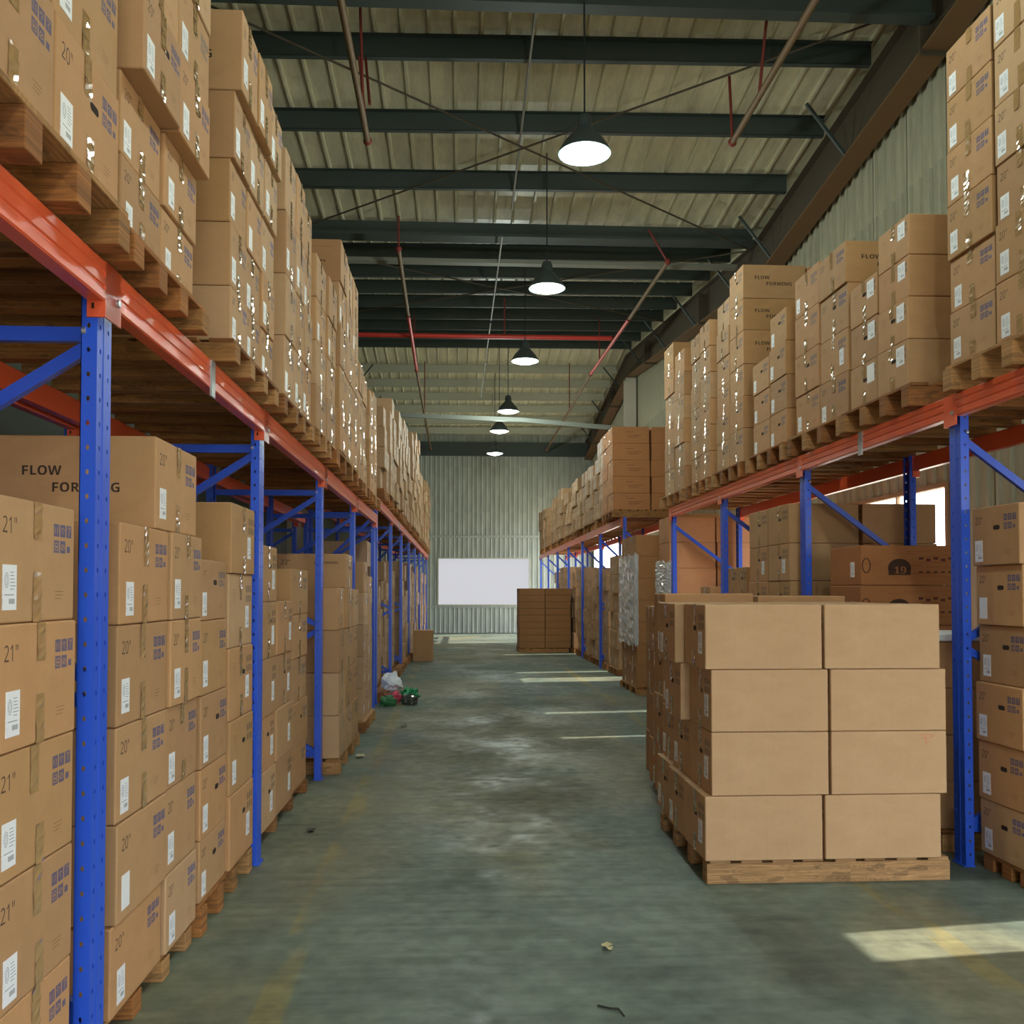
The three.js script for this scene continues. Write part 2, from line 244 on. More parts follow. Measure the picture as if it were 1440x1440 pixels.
// ---------------------------------------------------------------- carton print atlas
const CELL = 512, atlas = document.createElement('canvas'); atlas.width = atlas.height = 2048;
const cx = atlas.getContext('2d'), CELLS = {};
{
  const names = ['plain', 'plain2', 'e20', 'e21', 'e22', 'eMarks', 'eSmall', 'lFlow', 'lPlain', 'l22', 'lRed', 'l19', 'top', 'lScuff', 'eFar', 'lChalk'];
  names.forEach((n, i) => { CELLS[n] = [i % 4, Math.floor(i / 4)]; });
  const at = (n, f) => { const [i, j] = CELLS[n]; cx.save(); cx.beginPath(); cx.rect(i * CELL, j * CELL, CELL, CELL); cx.clip(); cx.translate(i * CELL, j * CELL); f(cx); cx.restore(); };
  const r = rngOf(5);
  for (const n of names) at(n, (c) => {
    c.fillStyle = '#bf9a71'; c.fillRect(0, 0, CELL, CELL);
    for (let k = 0; k < 70; k++) { c.fillStyle = r() > 0.5 ? 'rgba(255,225,175,0.012)' : 'rgba(80,45,10,0.012)'; const x = r() * CELL, y = r() * CELL, w = 20 + r() * 120, h = 10 + r() * 60; c.beginPath(); c.ellipse(x, y, w, h, r() * 3, 0, 7); c.fill(); }
    for (let x = 0; x < CELL; x += 6) { c.fillStyle = `rgba(60,35,10,${0.02 + 0.035 * r()})`; c.fillRect(x, 0, 2, CELL); }
    for (let k = 0; k < 2600; k++) { c.fillStyle = r() > 0.5 ? 'rgba(255,235,200,0.10)' : 'rgba(70,40,10,0.12)'; c.fillRect(r() * CELL, r() * CELL, 1 + r() * 5, 1); }
  });
  const digits = (c, t, col = 'rgba(58,42,30,0.82)') => { c.fillStyle = col; c.font = '92px sans-serif'; c.save(); c.translate(40, 150); c.scale(0.62, 1); c.fillText(t, 0, 0); c.restore(); };
  const icons = (c, x, y, col) => {                            // generic handling symbols, two rows
    const s = 38, g = 7; c.fillStyle = col; c.strokeStyle = '#b9956c'; c.lineWidth = 3.5;
    for (let k = 0; k < 6; k++) { const ix = x + (k % 3) * (s + g), iy = y + Math.floor(k / 3) * (s * 1.5 + g * 2.2), h = s * 1.45; if (k === 5) { c.fillRect(ix + 4, iy + 22, s - 14, h - 26); continue; } c.fillRect(ix, iy, s, h); c.beginPath();
      if (k === 0) { c.moveTo(ix + 10, iy + 44); c.lineTo(ix + 10, iy + 12); c.moveTo(ix + 26, iy + 44); c.lineTo(ix + 26, iy + 12); } else if (k === 1) { c.arc(ix + 19, iy + 26, 11, Math.PI, 0); c.moveTo(ix + 19, iy + 26); c.lineTo(ix + 19, iy + 44); } else if (k === 2) { c.moveTo(ix + 8, iy + 10); c.lineTo(ix + 30, iy + 10); c.lineTo(ix + 19, iy + 26); c.lineTo(ix + 19, iy + 46); } else if (k === 3) { c.rect(ix + 9, iy + 12, 20, 14); c.rect(ix + 9, iy + 30, 20, 14); } else { c.arc(ix + 19, iy + 28, 12, 0, 7); c.moveTo(ix + 10, iy + 37); c.lineTo(ix + 28, iy + 19); }
      c.stroke(); }
  };
  const small = (c, x, y) => { c.fillStyle = 'rgba(95,65,35,0.45)'; for (let k = 0; k < 3; k++) c.fillRect(x + 5 * (k % 2), y + k * 16, 60 - 8 * k, 4); };
  const ink = 'rgba(82,84,138,0.80)';
  at('e20', (c) => { digits(c, '20"'); icons(c, 356, 84, ink); small(c, 370, 380); });
  at('e21', (c) => { digits(c, '21"'); icons(c, 356, 84, ink); small(c, 370, 380); });
  at('e22', (c) => { digits(c, '22"'); icons(c, 356, 92, ink); small(c, 370, 390); });
  at('eMarks', (c) => { icons(c, 350, 96, 'rgba(96,98,128,0.62)'); c.fillStyle = 'rgba(95,70,40,0.45)'; c.fillRect(60, 96, 60, 10); c.fillRect(60, 120, 44, 10); small(c, 366, 380); });
  at('eSmall', (c) => { c.fillStyle = 'rgba(90,80,70,0.5)'; for (let k = 0; k < 6; k++) c.fillRect(360 + (k % 3) * 44, 80 + Math.floor(k / 3) * 70, 34, 50); small(c, 80, 110); });
  at('lFlow', (c) => { c.fillStyle = 'rgba(44,32,24,0.92)'; c.save(); c.scale(0.5, 0.8); c.font = 'bold 90px sans-serif'; c.fillText('FLOW', 190, 275); c.fillText('FORMING', 376, 390); c.restore(); });
  at('l22', (c) => { c.fillStyle = 'rgba(50,38,28,0.9)'; c.save(); c.scale(0.5, 1); c.font = '96px sans-serif'; c.fillText('22"', 90, 160); c.font = 'bold 44px sans-serif'; c.fillText('FLOW FORMING', 560, 150); c.restore(); });
  at('lRed', (c) => { c.fillStyle = 'rgba(120,60,20,0.12)'; c.fillRect(0, 0, CELL, CELL); c.fillStyle = 'rgba(70,40,22,0.75)'; for (const [y, x0, n] of [[150, 190, 5], [250, 215, 9], [310, 215, 7]]) for (let k = 0; k < n; k++) c.fillRect(x0 + k * 22, y + (k % 3) * 3, 15, 20); c.fillRect(70, 90, 380, 3); });
  at('l19', (c) => { c.fillStyle = 'rgba(50,30,20,0.85)'; c.save(); c.scale(0.5, 1); c.beginPath(); c.arc(400, 290, 118, Math.PI * 0.92, Math.PI * 2.08); c.fill(); c.fillRect(286, 290, 228, 90); c.fillStyle = '#b68d5c'; c.font = 'bold 120px serif'; c.fillText('19', 340, 360); c.fillStyle = 'rgba(80,40,20,0.8)'; for (let k = 0; k < 5; k++) { c.fillRect(600 + k * 76, 150 + (k % 2) * 20, 46, 34); c.fillRect(600 + k * 76, 330, 40, 24); } c.strokeStyle = 'rgba(70,40,25,0.85)'; c.lineWidth = 12; c.beginPath(); c.ellipse(60, 260, 40, 90, 0, 0, 7); c.stroke(); c.restore(); for (let k = 0; k < 26; k++) { c.fillStyle = 'rgba(120,50,15,0.13)'; c.fillRect(r() * CELL, r() * CELL, 60 + r() * 120, 14); } });
  at('lScuff', (c) => { for (let k = 0; k < 14; k++) { c.strokeStyle = 'rgba(100,70,40,0.22)'; c.lineWidth = 1 + r() * 3; c.beginPath(); const x = r() * CELL, y = r() * CELL; c.moveTo(x, y); c.quadraticCurveTo(x + 40 * r(), y + 30 * r(), x + 90 * r(), y + 50 * (r() - 0.5)); c.stroke(); } });
  at('top', (c) => { c.fillStyle = 'rgba(70,40,15,0.5)'; c.fillRect(0, 254, CELL, 4); });
  at('lChalk', (c) => { c.strokeStyle = 'rgba(214,92,58,0.6)'; c.lineWidth = 4; c.beginPath(); c.moveTo(392, 40); c.quadraticCurveTo(430, 18, 452, 44); c.quadraticCurveTo(430, 70, 404, 60); c.moveTo(414, 48); c.lineTo(422, 110); c.stroke(); });
  for (const [n, q] of [['eFar', 1]]) at(n, (c) => { c.fillStyle = 'rgba(150,118,72,0.55)'; c.fillRect(236, 0, 44, 150); c.fillRect(236, 362, 44, 150); c.fillStyle = '#2a1c10'; c.beginPath(); c.ellipse(300, 190, 34, 18, 0, 0, 7); c.fill(); if (q) { c.fillStyle = '#dfe2e0'; c.fillRect(60, 280, 74, 130); } icons(c, 360, 90, 'rgba(96,98,128,0.55)'); });
}
const ATLAS = new THREE.CanvasTexture(atlas); ATLAS.colorSpace = THREE.SRGBColorSpace; ATLAS.anisotropy = 8;
const KRAFT = [0xffffff, 0xf6efe4, 0xfff4e4, 0xece2d6, 0xfdeedc, 0xf2e8d2].map((c) => std({ map: ATLAS, color: c, roughness: 0.78 }));
M.kraftPink = std({ map: ATLAS, color: 0xffe0c8, roughness: 0.8 });
M.kraftFar = std({ map: ATLAS, color: 0xffffff, roughness: 0.6 });
M.tape = phys({ color: 0xb18d5e, roughness: 0.13, clearcoat: 1, clearcoatRoughness: 0.08, side: THREE.DoubleSide, specularIntensity: 1 });
M.hole = std({ color: 0x2a1a10, roughness: 1 });  // flat dark colour stands in for the shade inside holes and slots
const labelCanvas = document.createElement('canvas'); labelCanvas.width = 192; labelCanvas.height = 320;
{
  const c = labelCanvas.getContext('2d'); c.fillStyle = '#eef0f2'; c.fillRect(0, 0, 192, 320); c.strokeStyle = '#8c9098'; c.lineWidth = 5; c.beginPath(); c.ellipse(52, 110, 26, 52, 0, 0, 7); c.stroke(); c.beginPath(); c.ellipse(52, 110, 12, 36, 0, 0, 7); c.stroke();
  c.fillStyle = '#7c828c'; for (let k = 0; k < 6; k++) c.fillRect(100, 50 + k * 24, 50 + (k * 37 % 30), 5); c.fillRect(24, 210, 130, 6); c.fillStyle = '#33373d'; for (let k = 0; k < 14; k++) c.fillRect(84 + k * 6, 240, 2 + (k * 7 % 3), 36);
}
const LABELTEX = new THREE.CanvasTexture(labelCanvas); LABELTEX.colorSpace = THREE.SRGBColorSpace;
M.label = std({ map: LABELTEX, roughness: 0.5 }); M.labelWhite = std({ color: 0xf2f4f4, roughness: 0.45 });

// ---------------------------------------------------------------- cartons
function cartonGeo(w, h, l, end, long) {                       // w along z, h up, l along x; base at y = 0; slightly rounded and bulged
  return cached(`c${w.toFixed(3)}_${h.toFixed(3)}_${l.toFixed(3)}_${end}_${long}`, () => {
    const r = 0.007, T = [0, 1, 2, 3, 4], pos = [], nor = [], uv = [], idx = [], ext = [l / 2, h / 2, w / 2];
    const faces = [[0, 1, end], [0, -1, end], [1, 1, 'top'], [1, -1, 'plain'], [2, 1, long], [2, -1, long]];
    for (const [ax, sg, cell] of faces) {
      const ua = ax === 0 ? 2 : 0, va = ax === 1 ? 2 : 1, us = ax === 0 ? -sg : ax === 2 ? sg : 1, vs = ax === 1 ? -sg : 1, base = pos.length / 3, [ci, cj] = CELLS[cell];
      const tt = (k, e) => [-e, -e + r, 0, e - r, e][k];
      for (const j of T) for (const i of T) {
        const p = [0, 0, 0]; p[ax] = sg * ext[ax]; p[ua] = us * tt(i, ext[ua]); p[va] = vs * tt(j, ext[va]);
        const inn = p.map((v, k) => Math.max(-ext[k] + r, Math.min(ext[k] - r, v))), dv = p.map((v, k) => v - inn[k]), L = Math.hypot(...dv) || 1, n = dv.map((v) => v / L);
        const q = inn.map((v, k) => v + n[k] * r); if (i === 2 && j === 2 && ax !== 1) q[ax] += sg * 0.0015;
        pos.push(q[0], q[1] + h / 2, q[2]); nor.push(...n);
        const u = p[ua] * us / (2 * ext[ua]) + 0.5, v = p[va] * vs / (2 * ext[va]) + 0.5; uv.push((ci + 0.004 + 0.992 * u) / 4, 1 - (cj + 0.004 + 0.992 * (1 - v)) / 4);
      }
      for (let j = 0; j < 4; j++) for (let i = 0; i < 4; i++) { const a = base + j * 5 + i; idx.push(a, a + 1, a + 6, a, a + 6, a + 5); }
    }
    // orient triangles outward
    const g = new THREE.BufferGeometry(); g.setAttribute('position', new THREE.Float32BufferAttribute(pos, 3)); g.setAttribute('normal', new THREE.Float32BufferAttribute(nor, 3)); g.setAttribute('uv', new THREE.Float32BufferAttribute(uv, 2));
    for (let t = 0; t < idx.length; t += 3) { const [a, b, c] = idx.slice(t, t + 3), A = new THREE.Vector3().fromArray(pos, a * 3), B = new THREE.Vector3().fromArray(pos, b * 3), C = new THREE.Vector3().fromArray(pos, c * 3), n = new THREE.Vector3(nor[a * 3] + nor[b * 3] + nor[c * 3], nor[a * 3 + 1] + nor[b * 3 + 1] + nor[c * 3 + 1], nor[a * 3 + 2] + nor[b * 3 + 2] + nor[c * 3 + 2]); if (B.sub(A).cross(C.sub(A)).dot(n) < 0) { idx[t + 1] = c; idx[t + 2] = b; } }
    g.setIndex(idx); return g;
  });
}
const tapeGeos = [0, 1, 2, 3, 4, 5].map((s) => {               // creased strip, unit height hanging from y = 0 down to -1, facing +x
  const r = rngOf(300 + s), g = new THREE.PlaneGeometry(0.048, 1, 2, 9); g.translate(0, -0.5, 0); g.rotateY(Math.PI / 2); const p = g.attributes.position;
  for (let i = 0; i < p.count; i++) { p.setX(i, 0.0012 + 0.0045 * r() * r()); p.setZ(i, p.getZ(i) + 0.002 * (r() - 0.5)); }
  const q = g.toNonIndexed(); q.computeVertexNormals(); return q;
});
const topTape = new THREE.BoxGeometry(1, 0.0012, 0.05);
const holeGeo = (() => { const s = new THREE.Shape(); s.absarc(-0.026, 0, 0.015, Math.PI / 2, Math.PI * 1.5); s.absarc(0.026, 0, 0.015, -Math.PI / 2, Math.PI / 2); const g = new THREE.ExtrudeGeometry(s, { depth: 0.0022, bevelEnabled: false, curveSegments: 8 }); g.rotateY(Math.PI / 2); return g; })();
const labelGeo = new THREE.BoxGeometry(0.0016, 0.115, 0.072);
// o: t tape, l label low on the left, u label high on the right, h handle hole, T tape along the top
function carton(o) {
  const b = thing('cardboard_box', o.label, 'box', o.group), w = o.d1 - o.d0, l = o.len, marks = o.marks ?? '';
  b.position.set(o.x - o.dir * l / 2, o.y, -(o.d0 + o.d1) / 2); b.rotation.y = (o.dir > 0 ? 0 : Math.PI) + (o.yaw ?? 0);
  part('carton', cartonGeo(w, o.h, l, o.end, o.long ?? 'lPlain'), o.mat ?? pick(KRAFT), b);
  if (marks.includes('t')) for (const dn of [0, 1]) { const m = part('tape', pick(tapeGeos), M.tape, b); const hgt = o.h * R(0.26, 0.42); m.scale.y = dn ? -hgt : hgt; m.position.set(l / 2, dn ? 0.001 : o.h - 0.001, R(-0.02, 0.02)); if (dn) { m.scale.y = hgt; m.position.y = hgt; } }
  if (marks.includes('T')) { const m = part('tape', topTape, M.tape, b); m.scale.x = l * 0.99; m.position.set(0, o.h + 0.0005, 0); }
  if (marks.includes('l') || marks.includes('u') || marks.includes('r')) { const m = part('shipping_label', labelGeo, rnd() < 0.92 ? M.label : M.labelWhite, b); const s = Math.min(1, o.h / 0.3); m.scale.setScalar(s); if (marks.includes('u')) { m.scale.set(1, 1.05 * s, 1.5 * s); m.position.set(l / 2 + 0.001, o.h * 0.7, -w * 0.27); } else if (marks.includes('r')) m.position.set(l / 2 + 0.001, o.h * 0.4, -w * R(0.22, 0.3)); else m.position.set(l / 2 + 0.001, o.h * R(0.24, 0.3), w * R(0.3, 0.36)); }
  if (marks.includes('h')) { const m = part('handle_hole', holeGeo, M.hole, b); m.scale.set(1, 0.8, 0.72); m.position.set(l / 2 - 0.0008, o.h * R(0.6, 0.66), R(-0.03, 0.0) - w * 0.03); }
  return b;
}
const ORD = ['lowest', 'second from bottom', 'third from bottom', 'fourth from bottom', 'fifth from bottom', 'sixth from bottom', 'seventh from bottom', 'eighth from bottom'];
const LOOK = { e20: 'brown carton marked 20', e21: 'brown carton marked 21', e22: 'brown carton marked 22', eMarks: 'brown carton with symbols', eSmall: 'brown carton, faint print', plain: 'plain brown carton', plain2: 'plain tan carton' };
// one column of cartons: hs are the heights from the base up
const hiddenCartons = [];
function stack({ dir, x, d0, d1, y0, hs, len = 0.62, end = 'e20', long = 'lPlain', marks = 'tl', load, col, mat, dx = [], longs = {}, endAt = {}, from = 0, ddx = [] }) {
  let y = y0;
  hs.forEach((h, i) => {
    const e = endAt[i] ?? end, row = i === hs.length - 1 && hs.length > 1 ? 'topmost' : ORD[i], lg = longs[i] ?? long;
    const look = lg === 'lFlow' ? 'carton lettered FLOW FORMING' : lg === 'l19' ? 'dark carton marked 19' : lg === 'lRed' ? 'reddish printed carton' : LOOK[e];
    if (i < from) hiddenCartons.push([x + (dx[i] ?? 0), y, (d0 + d1) / 2, d1 - d0 - 0.006, h - 0.0015, len, dir]); else carton({ dir, x: x + (dx[i] ?? 0) + R(-0.008, 0.008), d0: d0 + (ddx[i] ?? 0) + 0.003, d1: d1 + (ddx[i] ?? 0) - 0.003, y, h: h - 0.0015, len, end: e, long: lg, marks: typeof marks === 'function' ? marks(i) : marks, mat, label: `${look}, ${row}, ${col}, ${load}`, group: `cartons of the ${load}`, yaw: R(-0.0035, 0.0035) });
    y += h;
  });
}
const rep = (n, h) => Array(n).fill(h);

// ---------------------------------------------------------------- pallets
function pallet(x0, x1, d0, d1, y0, h, label, turn = 0, mats = M.wood) {      // stringers run across the aisle, deck boards along it
  const p = thing('wooden_pallet', label, 'pallet', 'wooden pallets'), L = x1 - x0, W = d1 - d0; p.position.set((x0 + x1) / 2, y0, -(d0 + d1) / 2); p.rotation.y = turn;
  const board = (name, lx, ly, lz, px, py, pz) => { const g = cached(`b${lx.toFixed(2)}_${ly.toFixed(3)}_${lz.toFixed(2)}_${Math.floor(R(0, 3))}`, () => { const q = new RoundedBoxGeometry(lx, ly, lz, 1, 0.004), pp = q.attributes.position, nn = q.attributes.normal, uv = q.attributes.uv, ox = R(0, 1), oy = R(0, 1), alongX = lx >= lz; for (let i = 0; i < pp.count; i++) { const a = alongX ? pp.getX(i) : pp.getZ(i), c = Math.abs(nn.getY(i)) > 0.6 ? (alongX ? pp.getZ(i) : pp.getX(i)) : pp.getY(i); uv.setXY(i, a * 0.8 + ox, c * 3.2 + oy); } return q; }); const m = part(name, g, pick(mats), p); m.position.set(px, py, pz); };
  const n = Math.max(5, Math.round(L / 0.15)), bw = 0.11, sw = 0.09, t = 0.02;
  for (let i = 0; i < n; i++) board('deck_board', bw, t, W + R(-0.02, 0.02), -L / 2 + bw / 2 + (L - bw) * i / (n - 1), h - t / 2, 0);
  const ns = W > 0.7 ? 4 : 3; for (let i = 0; i < ns; i++) board('stringer', L + R(0, 0.03), h - t, sw, 0, (h - t) / 2, -W / 2 + sw / 2 + (W - sw) * i / (ns - 1));
  return p;
}

// ---------------------------------------------------------------- pallet racks
const RACKS = {};
function perforatedPost(H) {
  return cached('post' + H.toFixed(3), () => {
    const w = 0.115, dp = 0.046, t = 0.0025;
    const plate = (pw, rows, th, step, r0) => { const s = new THREE.Shape(); s.moveTo(-pw / 2, 0); s.lineTo(pw / 2, 0); s.lineTo(pw / 2, H); s.lineTo(-pw / 2, H); s.closePath(); for (const cxx of rows) for (let y = 0.06; y < H - 0.03; y += step) { const hp = new THREE.Path(); hp.absellipse(cxx, y, r0, r0 * 1.5, 0, Math.PI * 2, true); s.holes.push(hp); } return new THREE.ExtrudeGeometry(s, { depth: th, bevelEnabled: false, curveSegments: 3 }); };
    const front = plate(w, [-0.032, 0.032], t, 0.075, 0.0062); front.rotateY(Math.PI / 2);                       // faces +x
    const a = plate(dp, [0.0], t, 0.075, 0.006); a.translate(-dp / 2, 0, w / 2 - t);
    const b = plate(dp, [0.0], t, 0.075, 0.006); b.translate(-dp / 2, 0, -w / 2);
    const rib = bx(-0.006, 0.004, 0, H, -0.008, 0.008), lip1 = bx(-dp, -dp + t, 0, H, w / 2 - 0.022, w / 2), lip2 = bx(-dp, -dp + t, 0, H, -w / 2, -w / 2 + 0.022);
    return mergeGeometries([front, a, b, rib, lip1, lip2].map((g) => (g.index ? g.toNonIndexed() : g)));
  });
}
function beamGeo(L) {
  return cached('beam' + L.toFixed(3), () => {                 // stepped box section, long in z, outer face towards +x
    const s = new THREE.Shape(), pts = [[0, -0.062], [0.046, -0.062], [0.05, -0.056], [0.05, -0.03], [0.046, -0.025], [0.046, -0.018], [0.05, -0.013], [0.05, 0.012], [0.046, 0.017], [0.046, 0.024], [0.05, 0.03], [0.05, 0.056], [0.046, 0.062], [0.018, 0.062], [0.018, 0.045], [0, 0.045]];
    pts.forEach(([x, y], i) => (i ? s.lineTo(x, y) : s.moveTo(x, y))); s.closePath();
    const g = new THREE.ExtrudeGeometry(s, { depth: L, bevelEnabled: false }); g.translate(-0.025, 0, -L / 2); return g;
  });
}
const connGeo = mergeGeometries([bx(0.02, 0.025, -0.11, 0.062, -0.06, 0.06), bx(-0.03, 0.025, -0.11, 0.062, 0.059, 0.063)]);
const slotGeo = mergeGeometries([bx(-0.016, -0.008, -0.03, -0.012, 0.0625, 0.0638), bx(-0.016, -0.008, -0.085, -0.067, 0.0625, 0.0638)]);
const boltGeo = new THREE.CylinderGeometry(0.012, 0.012, 0.012, 6).rotateZ(Math.PI / 2);
function rack(label, dir, xf, depth, d0, L, n, H, k0 = 0) {
  const r = thing('pallet_rack', label, 'rack'), top = H + 0.06, xb = xf - dir * depth;
  for (let k = k0; k <= n; k++) {
    const d = d0 + L * k, fr = sub('upright_frame', r);
    for (const [x, s] of [[xf, dir], [xb, -dir]]) { const p = part('post', perforatedPost(top), M.blue, fr); p.position.set(x + s * 0.018, 0.006, -d); p.rotation.y = s > 0 ? 0 : Math.PI; part('foot_plate', bx(x - 0.035, x + 0.035, 0, 0.006, -d + 0.06, -d - 0.06), M.blue, fr); }
    const ia = xf - dir * 0.03, ib = xb + dir * 0.03, lv = [0.2, 0.72, 1.22, 1.72, H - 0.15]; 
    if (dir > 0) part('brace', bar(V(ia, lv[4], d), V(ib, lv[4], d), 0.03, 0.045), M.blue, fr);
    part('brace', bar(V(ia, lv[0], d), V(ib, lv[0], d), 0.03, 0.045), M.blue, fr);
    for (let i = 0; i < 4; i++) { const [from, to] = i % 2 ? [ib, ia] : [ia, ib]; part('brace', bar(V(from, lv[4 - i] - 0.04, d), V(to, lv[3 - i] + 0.02, d), 0.03, 0.04), M.blue, fr); }
    part('bolt', boltGeo, M.bolt, fr).position.set(xf - dir * 0.02, H - 0.15, -d + 0.052); 
  }
  for (let k = k0; k < n; k++) for (const [x, s, inner] of [[xf, dir, 0], [xb, -dir, 1]]) {
    const bm = sub('beam', r); bm.position.set(x + s * 0.022, H, -(d0 + L * (k + 0.5))); bm.rotation.y = s > 0 ? 0 : Math.PI;
    part('rail', beamGeo(L - 0.11), M.orange, bm);
    for (const q of [-1, 1]) { const c = part('connector', connGeo, M.orange, bm); c.position.z = q * (L / 2 - 0.004); if (s > 0 && !inner) part('slot', slotGeo, M.hole, bm).position.z = q * (L / 2 - 0.004); }
    if (!inner) { part('bolt', boltGeo, M.bolt, bm).position.set(0.028, -0.04, L / 2 - 0.03); if (k === k0 + 1) part('clip', bx(0.024, 0.032, -0.1, 0.058, -0.03, 0.03), M.zinc, bm); }
  }
  return r;
}
const LX = -1.13, LH = 2.45, RX = 2.78, RH = 2.534;
rack('near left pallet rack with blue uprights and orange beams', 1, LX, 0.87, 2.934, 2.3, 4, LH, -1);
rack('far left pallet rack beyond the trash bags, running far towards the end wall', 1, LX, 0.87, 12.5, 2.7, 7, 2.7);
rack('near right pallet rack with blue uprights and scuffed orange beams', -1, RX, 0.87, 4.996, 2.3, 3, RH, -1);
rack('far right pallet rack with pale shining beams beyond the wrapped stack', -1, RX, 0.87, 15.5, 2.7, 6, 2.7);
rack('second left rack standing back to back behind the near left rack', 1, -2.14, 0.87, 2.934, 2.3, 4, LH, -1);

// ---------------------------------------------------------------- loads, upper left shelf
const LF = -1.03, UL = 2.518, nth = ['first', 'second', 'third', 'fourth', 'fifth', 'sixth', 'seventh', 'eighth'];
function shelfLoad(side, i, where) { return `${nth[i]} ${where} pallet`; }
const upL = (i) => `${nth[i]} upper left load`, loL = (i) => `${nth[i]} lower left load`, upR = (i) => `${nth[i]} upper right load`, loR = (i) => `${nth[i]} lower right load`;
const P3 = ['near column', 'middle column', 'far column'], P2 = ['near column', 'far column'];
const mixMarks = (...l) => (i) => l[i % l.length];
pallet(-2.05, -1.0, 1.86, 2.83, UL, 0.125, 'weathered pallet overhanging the orange beam, nearest on the left shelf');
stack({ dir: 1, x: LF, d0: 1.93, d1: 2.36, y0: 2.644, hs: [0.335, 0.33, 0.33, 0.33], load: upL(0), col: P2[0], marks: mixMarks('tl', 'tl') });
stack({ dir: 1, x: LF, d0: 2.37, d1: 2.81, y0: 2.644, hs: [0.335, 0.33, 0.33, 0.33], load: upL(0), col: P2[1], marks: mixMarks('tlh', 'tl') });
pallet(-2.05, -1.01, 2.88, 3.72, UL, 0.105, 'dark pallet under the overhanging cartons, second on the left shelf');
for (const [k, a, b] of [[0, 2.9, 3.29], [1, 3.3, 3.7]]) stack({ dir: 1, x: -1.05, d0: a, d1: b, y0: 2.625, hs: [0.245, 0.265, 0.29, 0.29, 0.29], dx: [0, 0, 0.055, 0.055, 0.055], load: upL(1), col: P2[k], marks: mixMarks('tl', 'tl', 'tlh'), endAt: { 2: 'e20', 3: 'eMarks' } });
pallet(-2.05, -1.0, 4.12, 5.15, UL, 0.105, 'pallet third from the camera on the left shelf');
[[4.17, 4.49], [4.5, 4.81], [4.82, 5.13]].forEach(([a, b], k) => stack({ dir: 1, x: LF, d0: a, d1: b, y0: 2.625, hs: k === 2 ? [0.25, 0.29, 0.29, 0.31, 0.3] : [0.25, 0.29, 0.29, 0.31, 0.37], dx: [0, 0, 0, 0.02, 0.045], load: upL(2), col: P3[k], long: 'lPlain', longs: { 4: 'lFlow' }, marks: mixMarks('tl', 'tl', 'l', 'tl'), endAt: { 1: 'eMarks', 3: 'eMarks' } }));
pallet(-2.05, -1.0, 5.3, 6.34, UL, 0.115, 'pallet fourth from the camera on the left shelf');
[[5.36, 5.68], [5.69, 6.0], [6.01, 6.32]].forEach(([a, b], k) => stack({ dir: 1, x: -1.01, d0: a, d1: b, y0: 2.635, hs: [0.35, 0.36, 0.37, 0.37 - 0.05 * (k === 2)], load: upL(3), col: P3[k], end: 'eMarks', marks: mixMarks('tl', 't', 'tl', 't') }));
pallet(-2.05, -0.99, 6.44, 7.46, UL, 0.13, 'pallet fifth from the camera on the left shelf');
[[6.5, 6.95], [6.97, 7.42]].forEach(([a, b], k) => stack({ dir: 1, x: k ? -0.99 : -1.01, d0: a, d1: b, y0: 2.65, hs: rep(4, 0.309), load: upL(4), col: P2[k], end: 'eMarks', marks: mixMarks('th', 'th', 'tl') }));
pallet(-2.05, -0.99, 7.58, 9.03, UL, 0.15, 'long pallet sixth from the camera on the left shelf');
[[7.64, 8.09], [8.1, 8.55], [8.56, 9.0]].forEach(([a, b], k) => stack({ dir: 1, x: -0.99, d0: a, d1: b, y0: 2.67, hs: rep(5, 0.35), load: upL(5), col: P3[k], end: 'eMarks', longs: { 4: 'lRed' }, marks: mixMarks('th', 't', 'th', 'tl') }));
pallet(-2.05, -1.0, 9.38, 10.24, UL, 0.13, 'pallet seventh from the camera on the left shelf');
[[9.44, 9.82], [9.83, 10.2]].forEach(([a, b], k) => stack({ dir: 1, x: LF, d0: a, d1: b, y0: 2.65, hs: rep(4, k ? 0.29 : 0.3), load: upL(6), col: P2[k], end: 'eSmall', marks: mixMarks('th', 't') }));
pallet(-2.05, -1.0, 10.5, 11.5, UL, 0.13, 'pallet eighth from the camera on the left shelf');
[[10.56, 11.0], [11.01, 11.45]].forEach(([a, b], k) => stack({ dir: 1, x: LF, d0: a, d1: b, y0: 2.65, hs: rep(4, k ? 0.31 : 0.29), load: upL(7), col: P2[k], end: 'eSmall', marks: mixMarks('th', 't') }));

// ---------------------------------------------------------------- loads, lower left, on the floor under the shelf
pallet(-2.05, -1.16, 1.8, 2.83, 0, 0.12, 'floor pallet under the cartons marked 21 at the left edge');
stack({ dir: 1, x: LX, d0: 2.33, d1: 2.8, y0: 0.12, hs: rep(5, 0.325), end: 'e21', load: loL(0), col: 'by the frame edge', marks: 'tl' });
stack({ dir: 1, x: LX, d0: 1.85, d1: 2.32, y0: 0.12, hs: rep(5, 0.325), end: 'e21', load: loL(0), col: 'nearest column', marks: 'tl' });
pallet(-2.05, -1.15, 3.04, 4.06, 0, 0.10, 'floor pallet under the cartons marked 20, behind the first left upright');
[[3.13, 3.65], [3.66, 4.08]].forEach(([a, b], k) => stack({ dir: 1, x: LX, d0: a + 0.0, d1: b, y0: 0.10, hs: [0.3, 0.33, 0.32, 0.34, 0.345], dx: [0, 0, 0, 0.004, 0.01], ddx: k ? [] : [-0.02, 0, 0.0, 0.0, 0.0], load: loL(1), col: P2[k], marks: mixMarks('l', 'l', 'tl', 'tl', 'tl') }));
carton({ dir: 1, x: LX - 0.0, d0: 3.5, d1: 4.03, y: 1.736, h: 0.345, len: 0.6, end: 'e20', long: 'lFlow', marks: 'tl', label: 'large carton lettered FLOW FORMING lying on top of the second lower left load', group: 'cartons of the second lower left load' });
